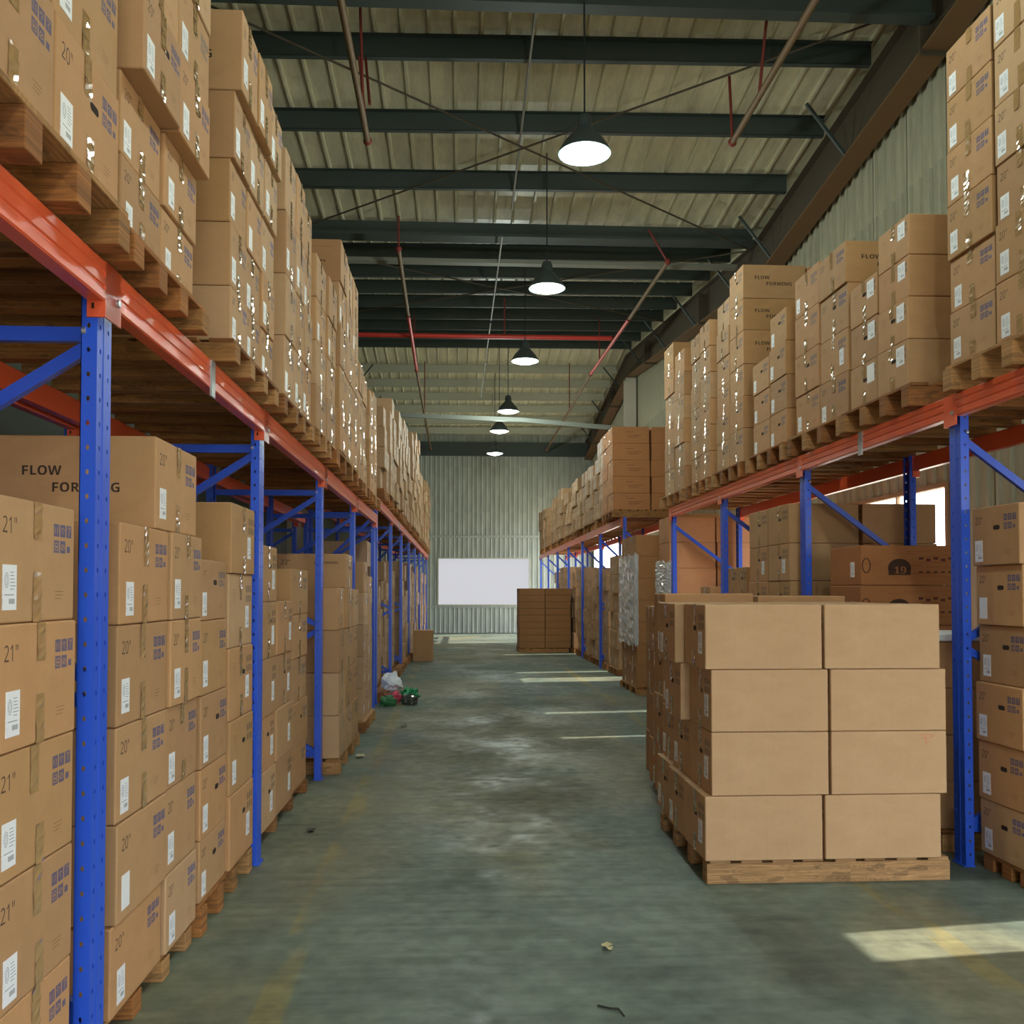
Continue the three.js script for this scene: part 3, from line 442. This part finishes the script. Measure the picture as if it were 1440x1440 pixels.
pallet(-2.05, -1.13, 4.12, 5.12, 0, 0.14, 'floor pallet with protruding timbers beside the second left upright');
stack({ dir: 1, x: LX, d0: 4.12, d1: 4.57, y0: 0.142, hs: [0.27, 0.31, 0.32, 0.33, 0.275], load: loL(2), col: P2[0], end: 'e20', marks: mixMarks('lh', 'lh', 'lh', 'l', 'lh'), endAt: { 4: 'eMarks' } });
stack({ dir: 1, x: LX + 0.01, d0: 4.59, d1: 5.1, y0: 0.142, hs: [0.36, 0.36, 0.36, 0.37, 0.35], load: loL(2), col: P2[1], end: 'eSmall', marks: mixMarks('hr', 'hl', 'thr', 'tr', 'thr') });
pallet(-2.05, -1.16, 5.32, 7.1, 0, 0.11, 'long dark floor pallet between the second and third left uprights');
stack({ dir: 1, x: LX, d0: 5.33, d1: 5.78, y0: 0.112, hs: [0.34, 0.32, 0.335, 0.335, 0.33], load: loL(3), col: P3[0], end: 'eSmall', marks: mixMarks('hr', 'hr', 'r', 'thr', 'thr') });
stack({ dir: 1, x: LX, d0: 5.8, d1: 6.35, y0: 0.112, hs: [0.34, 0.32, 0.335, 0.335], load: loL(3), col: P3[1], end: 'eSmall', marks: mixMarks('r', 'r', 'thr', 'tr') });
stack({ dir: 1, x: LX - 0.02, d0: 6.4, d1: 7.05, y0: 0.112, hs: [0.3, 0.31, 0.31, 0.31, 0.32], load: loL(3), col: P3[2], end: 'eMarks', marks: mixMarks('', 'h', 't', 'th', 'th') });
pallet(-2.0, -0.99, 7.7, 9.22, 0, 0.125, 'long floor pallet standing out into the aisle behind the third left upright');
stack({ dir: 1, x: -1.0, d0: 7.72, d1: 8.14, y0: 0.127, hs: rep(4, 0.352), load: loL(4), col: P3[0], end: 'plain', marks: 't' });
stack({ dir: 1, x: -0.99, d0: 8.16, d1: 8.64, y0: 0.127, hs: [0.352, 0.352, 0.352, 0.352, 0.3], load: loL(4), col: P3[1], end: 'eMarks', long: 'l22', marks: mixMarks('th', 'th', 't') });
stack({ dir: 1, x: -1.0, d0: 8.66, d1: 9.18, y0: 0.127, hs: rep(4, 0.35), load: loL(4), col: P3[2], end: 'eSmall', marks: mixMarks('th', 'h') });
pallet(-2.0, -1.0, 9.95, 11.0, 0, 0.125, 'floor pallet behind the fourth left upright');
[[10.0, 10.48], [10.5, 10.98]].forEach(([a, b], k) => stack({ dir: 1, x: -1.03, d0: a, d1: b, y0: 0.127, hs: rep(5, k ? 0.31 : 0.34), from: 3, load: loL(5), col: P2[k], end: 'eMarks', marks: mixMarks('th', 't') }));

// ---------------------------------------------------------------- loads, upper right shelf
const RF = 2.7, UR = RH + 0.068;
pallet(2.68, 3.72, 4.02, 4.95, UR, 0.14, 'pallet nearest on the right shelf, under the tall printed stack');
stack({ dir: -1, x: RF, d0: 4.495, d1: 4.93, y0: 2.744, hs: [0.29, 0.29, 0.3, 0.3, 0.29, 0.29], load: upR(0), col: P2[1], marks: 'tl' });
stack({ dir: -1, x: RF, d0: 4.05, d1: 4.475, y0: 2.744, hs: rep(7, 0.3), load: upR(0), col: P2[0], marks: 'tl' });
pallet(2.66, 3.72, 5.3, 6.3, UR, 0.14, 'pallet second on the right shelf, with pale broken timbers');
stack({ dir: -1, x: RF, d0: 5.39, d1: 5.8, y0: 2.744, hs: [0.285, 0.26, 0.255, 0.25], load: upR(1), col: P2[0], end: 'eSmall', marks: mixMarks('thu', 'thu', 'tu', 'tu') });
stack({ dir: -1, x: RF + 0.03, d0: 5.86, d1: 6.28, y0: 2.744, hs: [0.3, 0.28, 0.28], load: upR(1), col: P2[1], end: 'eSmall', marks: 'thu' });
pallet(2.68, 3.72, 6.32, 7.42, UR, 0.15, 'pallet third on the right shelf, dark and wide');
stack({ dir: -1, x: 2.73, d0: 6.34, d1: 6.84, y0: 2.754, hs: [0.31, 0.31, 0.32, 0.3], load: upR(2), col: P2[0], marks: mixMarks('tl', 'tr', 'th', 't'), longs: { 3: 'lFlow' }, endAt: { 1: 'eMarks' } });
stack({ dir: -1, x: 2.73, d0: 6.86, d1: 7.36, y0: 2.754, hs: [0.32, 0.32, 0.32, 0.32], load: upR(2), col: P2[1], end: 'eMarks', marks: mixMarks('tl', 'th', 't') });
pallet(2.68, 3.72, 7.52, 8.5, UR, 0.15, 'pallet fourth on the right shelf, under the stepped stack');
stack({ dir: -1, x: 2.73, d0: 7.56, d1: 7.97, y0: 2.754, hs: rep(4, 0.287), load: upR(3), col: P2[0], end: 'eMarks', marks: 'hl' });
stack({ dir: -1, x: 2.73, d0: 7.98, d1: 8.43, y0: 2.754, hs: rep(3, 0.28), load: upR(3), col: P2[1], end: 'eMarks', marks: 'hl' });
pallet(2.68, 3.75, 8.68, 9.68, UR, 0.15, 'pallet fifth on the right shelf, under the tallest stack');
stack({ dir: -1, x: 2.73, d0: 8.73, d1: 9.18, y0: 2.754, hs: [0.33, 0.31, 0.31, 0.33, 0.31, 0.33], load: upR(4), col: P2[0], end: 'eMarks', marks: 'th', longs: { 3: 'lFlow', 4: 'lFlow', 5: 'lFlow' } });
carton({ dir: -1, x: 3.37, d0: 8.73, d1: 9.18, y: 4.34, h: 0.32, len: 0.5, end: 'plain', marks: '', label: 'reddish carton behind the topmost FLOW FORMING carton, fifth upper right load', group: 'cartons of the fifth upper right load', mat: M.kraftPink });
for (let k = 0; k < 5; k++) carton({ dir: -1, x: 3.37, d0: 8.73, d1: 9.18, y: 2.754 + k * 0.3173, h: 0.316, len: 0.5, end: 'plain', marks: '', label: `plain carton in the rear column, ${ORD[k]}, fifth upper right load`, group: 'cartons of the fifth upper right load' });
stack({ dir: -1, x: 2.73, d0: 9.2, d1: 9.64, y0: 2.754, hs: rep(6, 0.293), load: upR(4), col: P2[1], end: 'eMarks', marks: 'th' });
pallet(2.68, 3.72, 9.86, 10.8, UR, 0.15, 'pallet sixth on the right shelf, end timbers in sunlight');
[[9.92, 10.33], [10.34, 10.74]].forEach(([a, b], k) => stack({ dir: -1, x: 2.73, d0: a, d1: b, y0: 2.754, hs: rep(6, k ? 0.285 : 0.29), load: upR(5), col: P2[k], end: 'eSmall', marks: mixMarks('th', 't') }));
pallet(2.68, 3.72, 11.04, 12.2, UR, 0.15, 'pallet last on the near right shelf, orange end timbers');
stack({ dir: -1, x: 2.73, d0: 11.1, d1: 11.6, y0: 2.754, hs: rep(6, 0.29), load: upR(6), col: P2[0], end: 'eSmall', marks: 't', longs: { 5: 'lFlow' } });
stack({ dir: -1, x: 2.73, d0: 11.62, d1: 12.15, y0: 2.754, hs: rep(6, 0.325), load: upR(6), col: P2[1], end: 'eSmall', marks: 't' });

// ---------------------------------------------------------------- loads, lower right
pallet(2.85, 3.8, 4.5, 4.92, 0, 0.09, 'floor pallet under the cartons at the right picture edge');
stack({ dir: -1, x: 2.83, d0: 4.51, d1: 4.94, y0: 0.092, hs: [0.29, 0.315, 0.315, 0.31, 0.32, 0.315], dx: [0.01, 0.012, -0.004, 0.015, 0.004, -0.004], load: loR(0), col: 'right picture edge', marks: 'hl', len: 0.66 });
pallet(2.78, 3.72, 5.22, 6.3, 0, 0.12, 'dark floor pallet hidden behind the aisle pallets, near right rack');
stack({ dir: -1, x: 2.76, d0: 5.26, d1: 5.75, y0: 0.122, hs: rep(4, 0.272), load: loR(1), col: 'behind the upright', end: 'plain2', marks: 't', dx: [0, 0.02, 0.03, 0] });
{ const s = thing('foam_sheet', 'white foam sheet lying on the low stack beside the first right upright', 'sheet'); part('sheet', new RoundedBoxGeometry(0.7, 0.045, 0.5, 2, 0.01), M.labelWhite, s); s.position.set(3.12, 1.234, -5.5); }
pallet(2.86, 3.72, 6.36, 7.16, 0, 0.12, 'floor pallet under the dark cartons marked 19');
stack({ dir: -1, x: 2.84, d0: 6.4, d1: 6.95, y0: 0.122, hs: rep(6, 0.285), load: loR(2), col: 'single column', end: 'plain', long: 'l19', marks: 'r', len: 0.72, mat: std({ map: ATLAS, color: 0xd8b088, roughness: 0.8 }) });
pallet(2.7, 3.92, 7.44, 8.55, 0, 0.12, 'floor pallet behind the second right upright');
[[7.46, 7.98], [8.01, 8.53]].forEach(([a, b], k) => { for (const [j, x] of [[0, 2.71], [1, 3.33]]) stack({ dir: -1, x, d0: a, d1: b, y0: 0.122, hs: [0.29, 0.29, 0.29, 0.3, 0.3, 0.31, 0.33], from: j && k ? 7 : 4, load: loR(3), col: `${P2[k]} ${j ? 'at wall side' : 'at aisle side'}`, end: 'eSmall', long: 'lScuff', len: j ? 0.625 : 0.59, marks: j ? '' : mixMarks('th', 'thr') }); });
pallet(2.82, 3.7, 8.87, 9.52, 0, 0.12, 'floor pallet under the low stack near the third right upright');
[[8.87, 9.2], [9.21, 9.52]].forEach(([a, b], k) => stack({ dir: -1, x: 2.8, d0: a, d1: b, y0: 0.122, hs: rep(5, 0.325), from: 3, load: loR(4), col: P2[k], end: 'eSmall', marks: 'th' }));
pallet(2.82, 3.7, 9.82, 10.66, 0, 0.12, 'floor pallet beyond the third right upright');
[[9.82, 10.23], [10.25, 10.66]].forEach(([a, b], k) => stack({ dir: -1, x: 2.8, d0: a, d1: b, y0: 0.122, hs: rep(4, k ? 0.36 : 0.34), from: 2, load: loR(5), col: P2[k], end: 'eMarks', marks: 'th' }));
pallet(2.72, 3.86, 11.99, 12.9, 0, 0.12, 'floor pallet under the pinkish cartons at the rack end');
for (const [j, x] of [[0, 2.74], [1, 3.38]]) stack({ dir: -1, x, d0: 12.0, d1: 12.6, y0: 0.122, hs: [0.33, 0.34, 0.34, 0.34, 0.34, 0.34, 0.34], load: loR(6), col: j ? 'wall side' : 'aisle side', end: 'plain', long: 'lScuff', len: 0.62, marks: j ? '' : 't', mat: M.kraftPink });
for (const [d, n] of [[10.9, 4], [11.34, 4]]) for (let k = 0; k < n; k++) hiddenCartons.push([2.82, 0.127 + k * 0.33, d, 0.43, 0.328, 0.62, -1]);  // unseen cartons, placed to block sun coming through the rack gap
pallet(2.82, 3.7, 10.69, 11.8, 0, 0.125, 'unseen floor pallet just before the end upright of the near right rack');
// tall stack standing in the gap between the racks, its middle wrapped in film
pallet(2.56, 3.8, 13.35, 14.65, 0, 0.105, 'floor pallet under the tall film wrapped stack between the right racks');
[[13.37, 13.98], [13.99, 14.6]].forEach(([a, b], k) => { for (const [j, x] of [[0, 2.57], [1, 3.2]]) stack({ dir: -1, x, d0: a, d1: b, y0: 0.107, hs: rep(j ? 8 : 7, 0.318), from: j && k ? 8 : 0, load: 'tall wrapped stack', col: `${P2[k]} ${j ? 'wall side' : 'aisle side'}`, end: 'eSmall', long: 'lScuff', len: 0.6, marks: j ? '' : 't', mat: std({ map: ATLAS, color: 0xdcc4a4, roughness: 0.8 }) }); });
function film(label, x0, x1, d0, d1, y0, y1, seed) {           // crinkled stretch film round a stack, open at top and bottom
  const f = thing('stretch_film', label, 'plastic film'), nu = 40, nv = 26, r = rngOf(seed), pos = [], idx = [], c = [[x1, d0], [x0, d0], [x0, d1], [x1, d1]];
  for (let j = 0; j <= nv; j++) for (let i = 0; i <= nu; i++) { const t = i / nu * 3, k = Math.min(2, Math.floor(t)), u = t - k, a = c[k], b = c[k + 1], amp = 0.022 * r(), edge = (j === 0 || j === nv) ? 0.06 * (r() - 0.5) : 0; const nx = k === 1 ? -1 : 0, nd = k === 0 ? -1 : k === 2 ? 1 : 0; pos.push(a[0] + (b[0] - a[0]) * u + nx * amp, y0 + (y1 - y0) * j / nv + edge, -(a[1] + (b[1] - a[1]) * u + nd * amp)); }
  for (let j = 0; j < nv; j++) for (let i = 0; i < nu; i++) { const a = j * (nu + 1) + i; idx.push(a, a + 1, a + nu + 2, a, a + nu + 2, a + nu + 1); }
  const g = new THREE.BufferGeometry(); g.setAttribute('position', new THREE.Float32BufferAttribute(pos, 3)); g.setIndex(idx); const q = g.toNonIndexed(); q.computeVertexNormals(); part('film', q, M.wrap, f);
}
film('shiny crinkled film round the middle of the tall stack between right racks', 2.535, 2.6, 13.36, 14.62, 0.72, 2.05, 44);
film('white crinkled film on the pinkish stack at the end of the near right rack', 2.70, 2.78, 11.98, 12.62, 1.46, 1.9, 45);

// ---------------------------------------------------------------- two loads standing in the aisle, right of centre
pallet(1.28, 2.54, 4.72, 5.86, 0, 0.125, 'front pallet in the aisle with a long pale end board', 0, M.paleWood);
{
  const g = 'cartons of the front aisle load';
  const rowH = [0.33, 0.325, 0.32, 0.335], off = [0, 0.035, 0.035, 0.005], cols = [[4.68, 5.12], [5.14, 5.55], [5.57, 5.97]];
  let y = 0.127;
  rowH.forEach((h, i) => { cols.forEach(([a, b], k) => { for (const [j, x] of [[0, 1.25], [1, 1.875]]) { if (k && j && i < 3) continue; const sh = k === 1 && i > 1 ? -0.05 : k === 2 ? 0.03 : 0; carton({ dir: -1, x: x + off[i] + sh + R(-0.006, 0.006) * (k ? 1 : 0), d0: a + 0.003, d1: b - 0.003, y, h: h - 0.0015, len: 0.612, end: 'eSmall', long: j && !k && i === 1 ? 'lChalk' : 'lPlain', mat: KRAFT[0], marks: (j ? '' : k ? 'thl' : 'thr') + (i === 3 ? 'T' : ''), group: g, label: `${j ? 'plain carton on the right' : 'carton with handle hole on the left'}, ${i === 3 ? 'topmost' : ORD[i]}, ${['front row', 'second row', 'rear row'][k]}, front aisle load` }); } }); y += h; });
}
pallet(1.46, 2.6, 6.1, 7.1, 0, 0.12, 'second pallet in the aisle, mostly hidden behind the front one', -0.09);
{
  const g = 'cartons of the second aisle load';
  [[6.1, 6.44], [6.46, 6.8], [6.82, 7.16]].forEach(([a, b], k) => { for (const [j, x] of [[0, 1.36 + 0.045 * k], [1, 2.0 + 0.045 * k]]) { const n = 4, h = j ? 0.338 : [0.342, 0.318, 0.318][k]; for (let i = 0; i < n; i++) {  carton({ dir: -1, x: x + R(-0.006, 0.006), d0: a + 0.003, d1: b - 0.003, y: 0.122 + i * h, h: h - 0.0015, len: 0.6, end: 'eSmall', marks: (j ? '' : 'th') + (i === 3 ? 'T' : ''), group: g, label: `${j ? 'plain carton on the right' : 'carton with handle hole on the left'}, ${i === 3 ? 'topmost' : ORD[i]}, ${P3[k]}, second aisle load` }); } } });
}
// distant load of flat cartons standing in the aisle, and one lone carton opposite
pallet(1.47, 2.68, 22.8, 23.9, 0, 0.11, 'distant pallet under the twin stacks of flat cartons');
for (const [j, x] of [[0, 1.47], [1, 2.11]]) for (let i = 0; i < 9; i++) carton({ dir: -1, x: x + R(-0.003, 0.003), d0: 22.8, d1: 23.85, y: 0.112 + i * 0.164, h: 0.162, len: 0.63, end: 'plain', long: 'lScuff', marks: '', mat: std({ map: ATLAS, color: 0xcdb898, roughness: 0.8 }), group: 'flat cartons of the distant aisle stacks', label: `flat carton ${i === 8 ? 'topmost' : i === 7 ? 'second from top,' : ORD[i]} in the ${j ? 'right' : 'left'} distant aisle stack` });
carton({ dir: 1, x: -0.58, d0: 20.1, d1: 20.6, y: 0.001, h: 0.66, len: 0.43, end: 'plain', long: 'lPlain', marks: '', label: 'lone tall brown carton standing on the floor by the far left rack', mat: KRAFT[3] });

// ---------------------------------------------------------------- far loads, too small and too many to tell apart
{
  const geo = cartonGeo(0.45, 0.32, 0.62, 'eFar', 'lScuff'), list = [...hiddenCartons];
  const far = (dir, x, d0, d1, y0, top, rows, deep = 0.62) => { const n = Math.max(1, Math.round((d1 - d0) / 0.44)), w = (d1 - d0) / n; for (let k = 0; k < n; k++) { const m = rows - (rnd() < 0.22 ? 1 : 0), h = (top - y0) / rows * R(0.97, 1.0); for (let i = 0; i < m; i++) list.push([x + R(-0.03, 0.03), y0 + i * h, d0 + (k + 0.5) * w, w * 0.96, h * 0.985, deep, dir]); } };
  const ordw = ['first', 'second', 'third', 'fourth', 'fifth', 'sixth', 'seventh', 'eighth', 'ninth', 'tenth', 'eleventh', 'twelfth'], fpn = {};
  const fp = (a, b, side, up) => pallet(side < 0 ? -2.02 : up ? 2.72 : 2.79, side < 0 ? (up ? -1.02 : -1.06) : 3.7, a, b, up ? 2.769 : 0, 0.13, `${ordw[(fpn[side + '' + up] = (fpn[side + '' + up] ?? -1) + 1)]} pallet ${up ? 'on the shelf' : 'on the floor'} of the far ${side < 0 ? 'left' : 'right'} rack`);
  const Y = 2.902;
  for (const [a, b, t, r] of [[12.5, 13.3, 4.05, 4], [13.42, 14.9, 4.45, 5], [15.15, 16.3, 4.5, 5], [16.5, 17.4, 4.5, 5], [17.6, 19.1, 4.8, 6], [19.4, 20.9, 4.9, 6], [21.3, 22.8, 5.2, 7], [23.3, 24.6, 4.6, 5], [24.9, 26.4, 4.7, 5], [26.8, 28.2, 4.8, 6], [28.6, 29.7, 4.7, 5], [30, 31.2, 5.0, 6]]) { fp(a, b, -1, 1); far(1, -1.0 - R(0, 0.06), a, b, Y, t, r); }
  for (const [a, b, t, r] of [[12.62, 14.0, 2.2, 6], [14.2, 15.1, 1.6, 4], [15.35, 16.5, 2.0, 6], [16.7, 17.8, 1.9, 5], [18.0, 19.3, 2.1, 6], [19.5, 20.5, 1.9, 5], [20.8, 21.9, 2.2, 6], [22, 23.2, 2.0, 6], [23.5, 25.8, 2.2, 6], [26.2, 28.5, 2.1, 6], [28.9, 31.2, 2.1, 6]]) { fp(a, b, -1, 0); far(1, (a < 18 ? -1.22 : -1.1) - R(0, 0.06), a, b, 0.13, t, r); }
  for (const [a, b, t, r] of [[17.0, 18.2, 4.4, 5], [18.5, 20.1, 4.1, 4], [20.3, 21.9, 4.1, 4], [22.3, 23.6, 4.0, 4], [24.0, 25.4, 4.25, 4], [25.8, 27.2, 4.2, 4], [28, 29.3, 4.1, 4], [29.8, 31.4, 4.2, 4]]) { fp(a, b, 1, 1); far(-1, 2.66 + R(0, 0.06), a, b, Y, t, r); }
  for (const [a, b, t, r] of [[16.35, 17.3, 2.2, 6], [17.55, 18.1, 1.9, 5], [18.4, 19.7, 2.0, 5], [19.9, 20.8, 1.8, 5], [21.05, 22.2, 2.1, 6], [22.5, 23.5, 2.0, 5], [23.8, 25.9, 2.2, 6], [26.45, 27.4, 2.1, 6]]) { fp(a, b, 1, 0); far(-1, 2.8 + R(0, 0.04), a, b, 0.13, t, r); }
  for (let k = 0; k < 6; k++) far(1, -2.3, 3.0 + 2.3 * (k - 1) + 0.2, 3.0 + 2.3 * (k - 1) + 2.0, 0.0, 1.5 + 0.3 * (k % 2), 5);   // low stacks in the rack behind
  const im = new THREE.InstancedMesh(geo, M.kraftFar, list.length); im.name = 'distant_cartons'; im.castShadow = im.receiveShadow = true;
  im.userData = { kind: 'stuff', label: 'hundreds of small distant brown cartons stacked on the far racks', category: 'boxes' };
  const m = new THREE.Matrix4(), q = new THREE.Quaternion(), col = new THREE.Color();
  list.forEach(([x, y, d, w, h, l, dir], i) => { q.setFromAxisAngle(new THREE.Vector3(0, 1, 0), (dir > 0 ? 0 : Math.PI) + R(-0.01, 0.01)); m.compose(new THREE.Vector3(x - dir * l / 2, y, -d), q, new THREE.Vector3(l / 0.62, h / 0.32, w / 0.45)); im.setMatrixAt(i, m); im.setColorAt(i, col.setHSL(0.085, 0.12, R(0.74, 0.96))); });
  scene.add(im);
}
// the printed reddish cartons that open the far right shelf
pallet(2.6, 3.75, 15.56, 16.8, 2.769, 0.13, 'far right shelf pallet under the reddish printed cartons');
[[15.6, 16.15], [16.17, 16.72]].forEach(([a, b], k) => { for (const [j, x] of [[0, 2.6], [1, 3.27]]) stack({ dir: -1, x, d0: a, d1: b, y0: 2.901, hs: rep(5, 0.285), from: j && k ? 5 : 0, load: 'reddish far right load', col: `${P2[k]} ${j ? 'wall side' : 'aisle side'}`, end: 'eSmall', long: 'lRed', len: 0.64, marks: j ? '' : 't', mat: M.kraftPink }); });

// ---------------------------------------------------------------- pipes, conduit, tie beam under the roof
{
  const pipe = (label, segs, hang) => { const p = thing('sprinkler_pipe', label, 'pipe'); for (const [a, b, mat, r] of segs) part('pipe_run', rod(a, b, r ?? 0.035, 10), mat, p); for (const [a, b] of hang) part('hanger', rod(a, b, 0.016, 6), M.pipeHanger, p); for (const [a, b] of segs) for (const q of [a, b]) { const c = part('coupling', new THREE.SphereGeometry(0.05, 10, 8), M.pipeHanger, p); c.position.copy(q); } };
  const y = 6.6;
  pipe('near pipe toned brown for shade, running down the aisle on the left under the roof', [[V(-1.0, y, 3), V(-1.05, y, 10.4), M.pipeShaded]], [[V(-1.05, y, 10.4), V(-1.12, 7.4, 10.1)], [V(-1.0, y, 9.4), V(-1.02, 7.45, 9.3)], [V(-1.05, 7.4, 10.15), V(-0.95, y, 9.6)]]);
  pipe('near pipe toned brown for shade, running down the aisle on the right under the roof', [[V(3.0, y, 3), V(3.08, y, 10.2), M.pipeShaded]], [[V(3.08, y, 10.2), V(3.05, 7.36, 10.2)], [V(3.06, y, 9.2), V(3.1, 7.5, 9.0)]]);
  pipe('far pipe with a red lit middle length on the left, hanging below dark purlins', [[V(-0.92, y, 13.7), V(-0.96, y, 17), M.pipeShaded], [V(-0.96, y, 17), V(-1.0, y, 21.2), M.pipeRed], [V(-1.0, y, 21.2), V(-1.05, y, 33), M.pipeShaded]], [[V(-0.92, y, 13.7), V(-0.92, 7.1, 13.7)], [V(-1.0, y, 20), V(-1.0, 7.5, 20)], [V(-1.0, y, 26), V(-1.0, 8, 26)]]);  // brown lengths stand for red pipe out of the lamp light
  pipe('far pipe with a red lit middle length on the right, hanging below dark purlins', [[V(3.2, y, 14), V(3.15, y, 17), M.pipeShaded], [V(3.15, y, 17), V(3.05, y, 21.4), M.pipeRed], [V(3.05, y, 21.4), V(3.1, y, 33), M.pipeShaded]], [[V(3.2, y, 14), V(2.9, 7.1, 14)], [V(3.05, y, 20), V(3.05, 7.5, 20)], [V(3.1, y, 26), V(3.1, 8, 26)]]);
  pipe('bright red cross pipe spanning the aisle under the roof', [[V(-2.6, y + 0.1, 18.7), V(3.1, y + 0.09, 18.65), M.pipeRed, 0.045]], [[V(0.9, y + 0.1, 18.7), V(0.9, 7.5, 18.7)]]);
  { const c = sub('conduit', scene.getObjectByName('ceiling')); part('conduit_run', rod(V(0.78, 7.8, 5), V(0.74, 7.02, 13.2), 0.016, 6), M.conduit, c); }
  const c = sub('conduit', scene.getObjectByName('ceiling'));
  for (const [a, b] of [[V(0.62, 6.78, 13.6), V(0.6, 6.83, 18)], [V(0.6, 6.83, 18.2), V(0.58, 6.84, 21)], [V(0.58, 6.8, 21.2), V(0.56, 6.8, 25)]]) part('conduit_run', rod(a, b, 0.016, 6), M.conduit, c);
  const tieMat = std({ color: 0x868c84, roughness: 0.6 }), t = thing('tie_beam', 'pale slanted tie beam spanning under the far roof', 'beam');
  part('beam_half', bar(V(-2.0, 5.72, 22), V(1.45, 5.62, 22), 0.07, 0.1), tieMat, t); part('beam_half', bar(V(1.45, 5.62, 22), V(4.85, 5.36, 22), 0.07, 0.1), tieMat, t);
}
// ---------------------------------------------------------------- litter
{
  const crumple = (r, seed, sx, sy, sz) => { const g = new THREE.IcosahedronGeometry(r, 3), p = g.attributes.position, n = makeNoise(seed); const v = new THREE.Vector3(); for (let i = 0; i < p.count; i++) { v.fromBufferAttribute(p, i); const k = 0.4 + 1.15 * n(v.x / r * 3.1 + 9 + v.z / r * 1.7, v.y / r * 3.1 + 5 - v.z / r, 4); v.multiplyScalar(k); p.setXYZ(i, v.x * sx, Math.max(0.001, v.y * sy + r * sy * 0.55), v.z * sz); } g.computeVertexNormals(); return g; };
  for (const [x, y, d, r, c, lb, s] of [[-0.93, 0.17, 12.72, 0.12, 0xdfe6ea, 'crumpled white and pale blue plastic bag on top of the litter heap', 1], [-0.9, 0.001, 12.58, 0.11, 0xc8405a, 'crumpled pink wrapper in the litter heap by the left rack', 2], [-0.7, 0.001, 12.92, 0.12, 0x1f8a56, 'crumpled green plastic bag in the litter heap by the left rack', 3], [-0.68, 0.001, 12.42, 0.1, 0x40463e, 'crumpled dark bag at the aisle edge of the litter heap', 4], [-0.94, 0.001, 12.28, 0.1, 0x2c6a3c, 'small dark green bag at the near side of the litter heap', 5]]) {
    const t = thing('plastic_bag', lb, 'bag'); part('bag', crumple(r, 60 + s, 1.1, s === 1 ? 1.2 : 0.9, 1.1), phys({ color: c, roughness: 0.5, clearcoat: 0.15, side: THREE.DoubleSide }), t); t.position.set(x, y, -d);
  }
  const twig = thing('twig', 'dark bent twig lying on the floor near the bottom of the picture', 'twig'); part('stem', mergeGeometries([rod(V(0.5, 0.006, 3.36), V(0.54, 0.008, 3.33), 0.004, 6), rod(V(0.54, 0.008, 3.33), V(0.57, 0.006, 3.33), 0.004, 6), rod(V(0.57, 0.006, 3.33), V(0.58, 0.007, 3.27), 0.0035, 6)]), std({ color: 0x2c3024, roughness: 0.9 }), twig);
  const leaf = (x, d, c, lb, s) => { const t = thing('scrap', lb, 'scrap'); const g = new THREE.CircleGeometry(s, 9); g.rotateX(-Math.PI / 2); const p = g.attributes.position, r = rngOf(Math.round(x * 100 + d * 10)); for (let i = 0; i < p.count; i++) { p.setY(i, 0.004 + 0.02 * r()); p.setX(i, p.getX(i) * 0.7); } g.computeVertexNormals(); part('flake', g, std({ color: c, roughness: 0.8, side: THREE.DoubleSide }), t); t.position.set(x, 0, -d); };
  leaf(0.62, 3.9, 0xc8c090, 'pale yellow scrap on the floor ahead of the front aisle load', 0.035); leaf(-0.93, 5.9, 0x4a4c40, 'dark flat scrap on the floor beside the second left pallet', 0.04); leaf(-0.9, 8.5, 0xb4b090, 'pale scrap of paper on the floor beside the protruding left pallet', 0.06); leaf(-0.62, 10.4, 0x5a4034, 'small brown scrap on the floor far down the left edge', 0.05);
}
renderer.render(scene, camera);
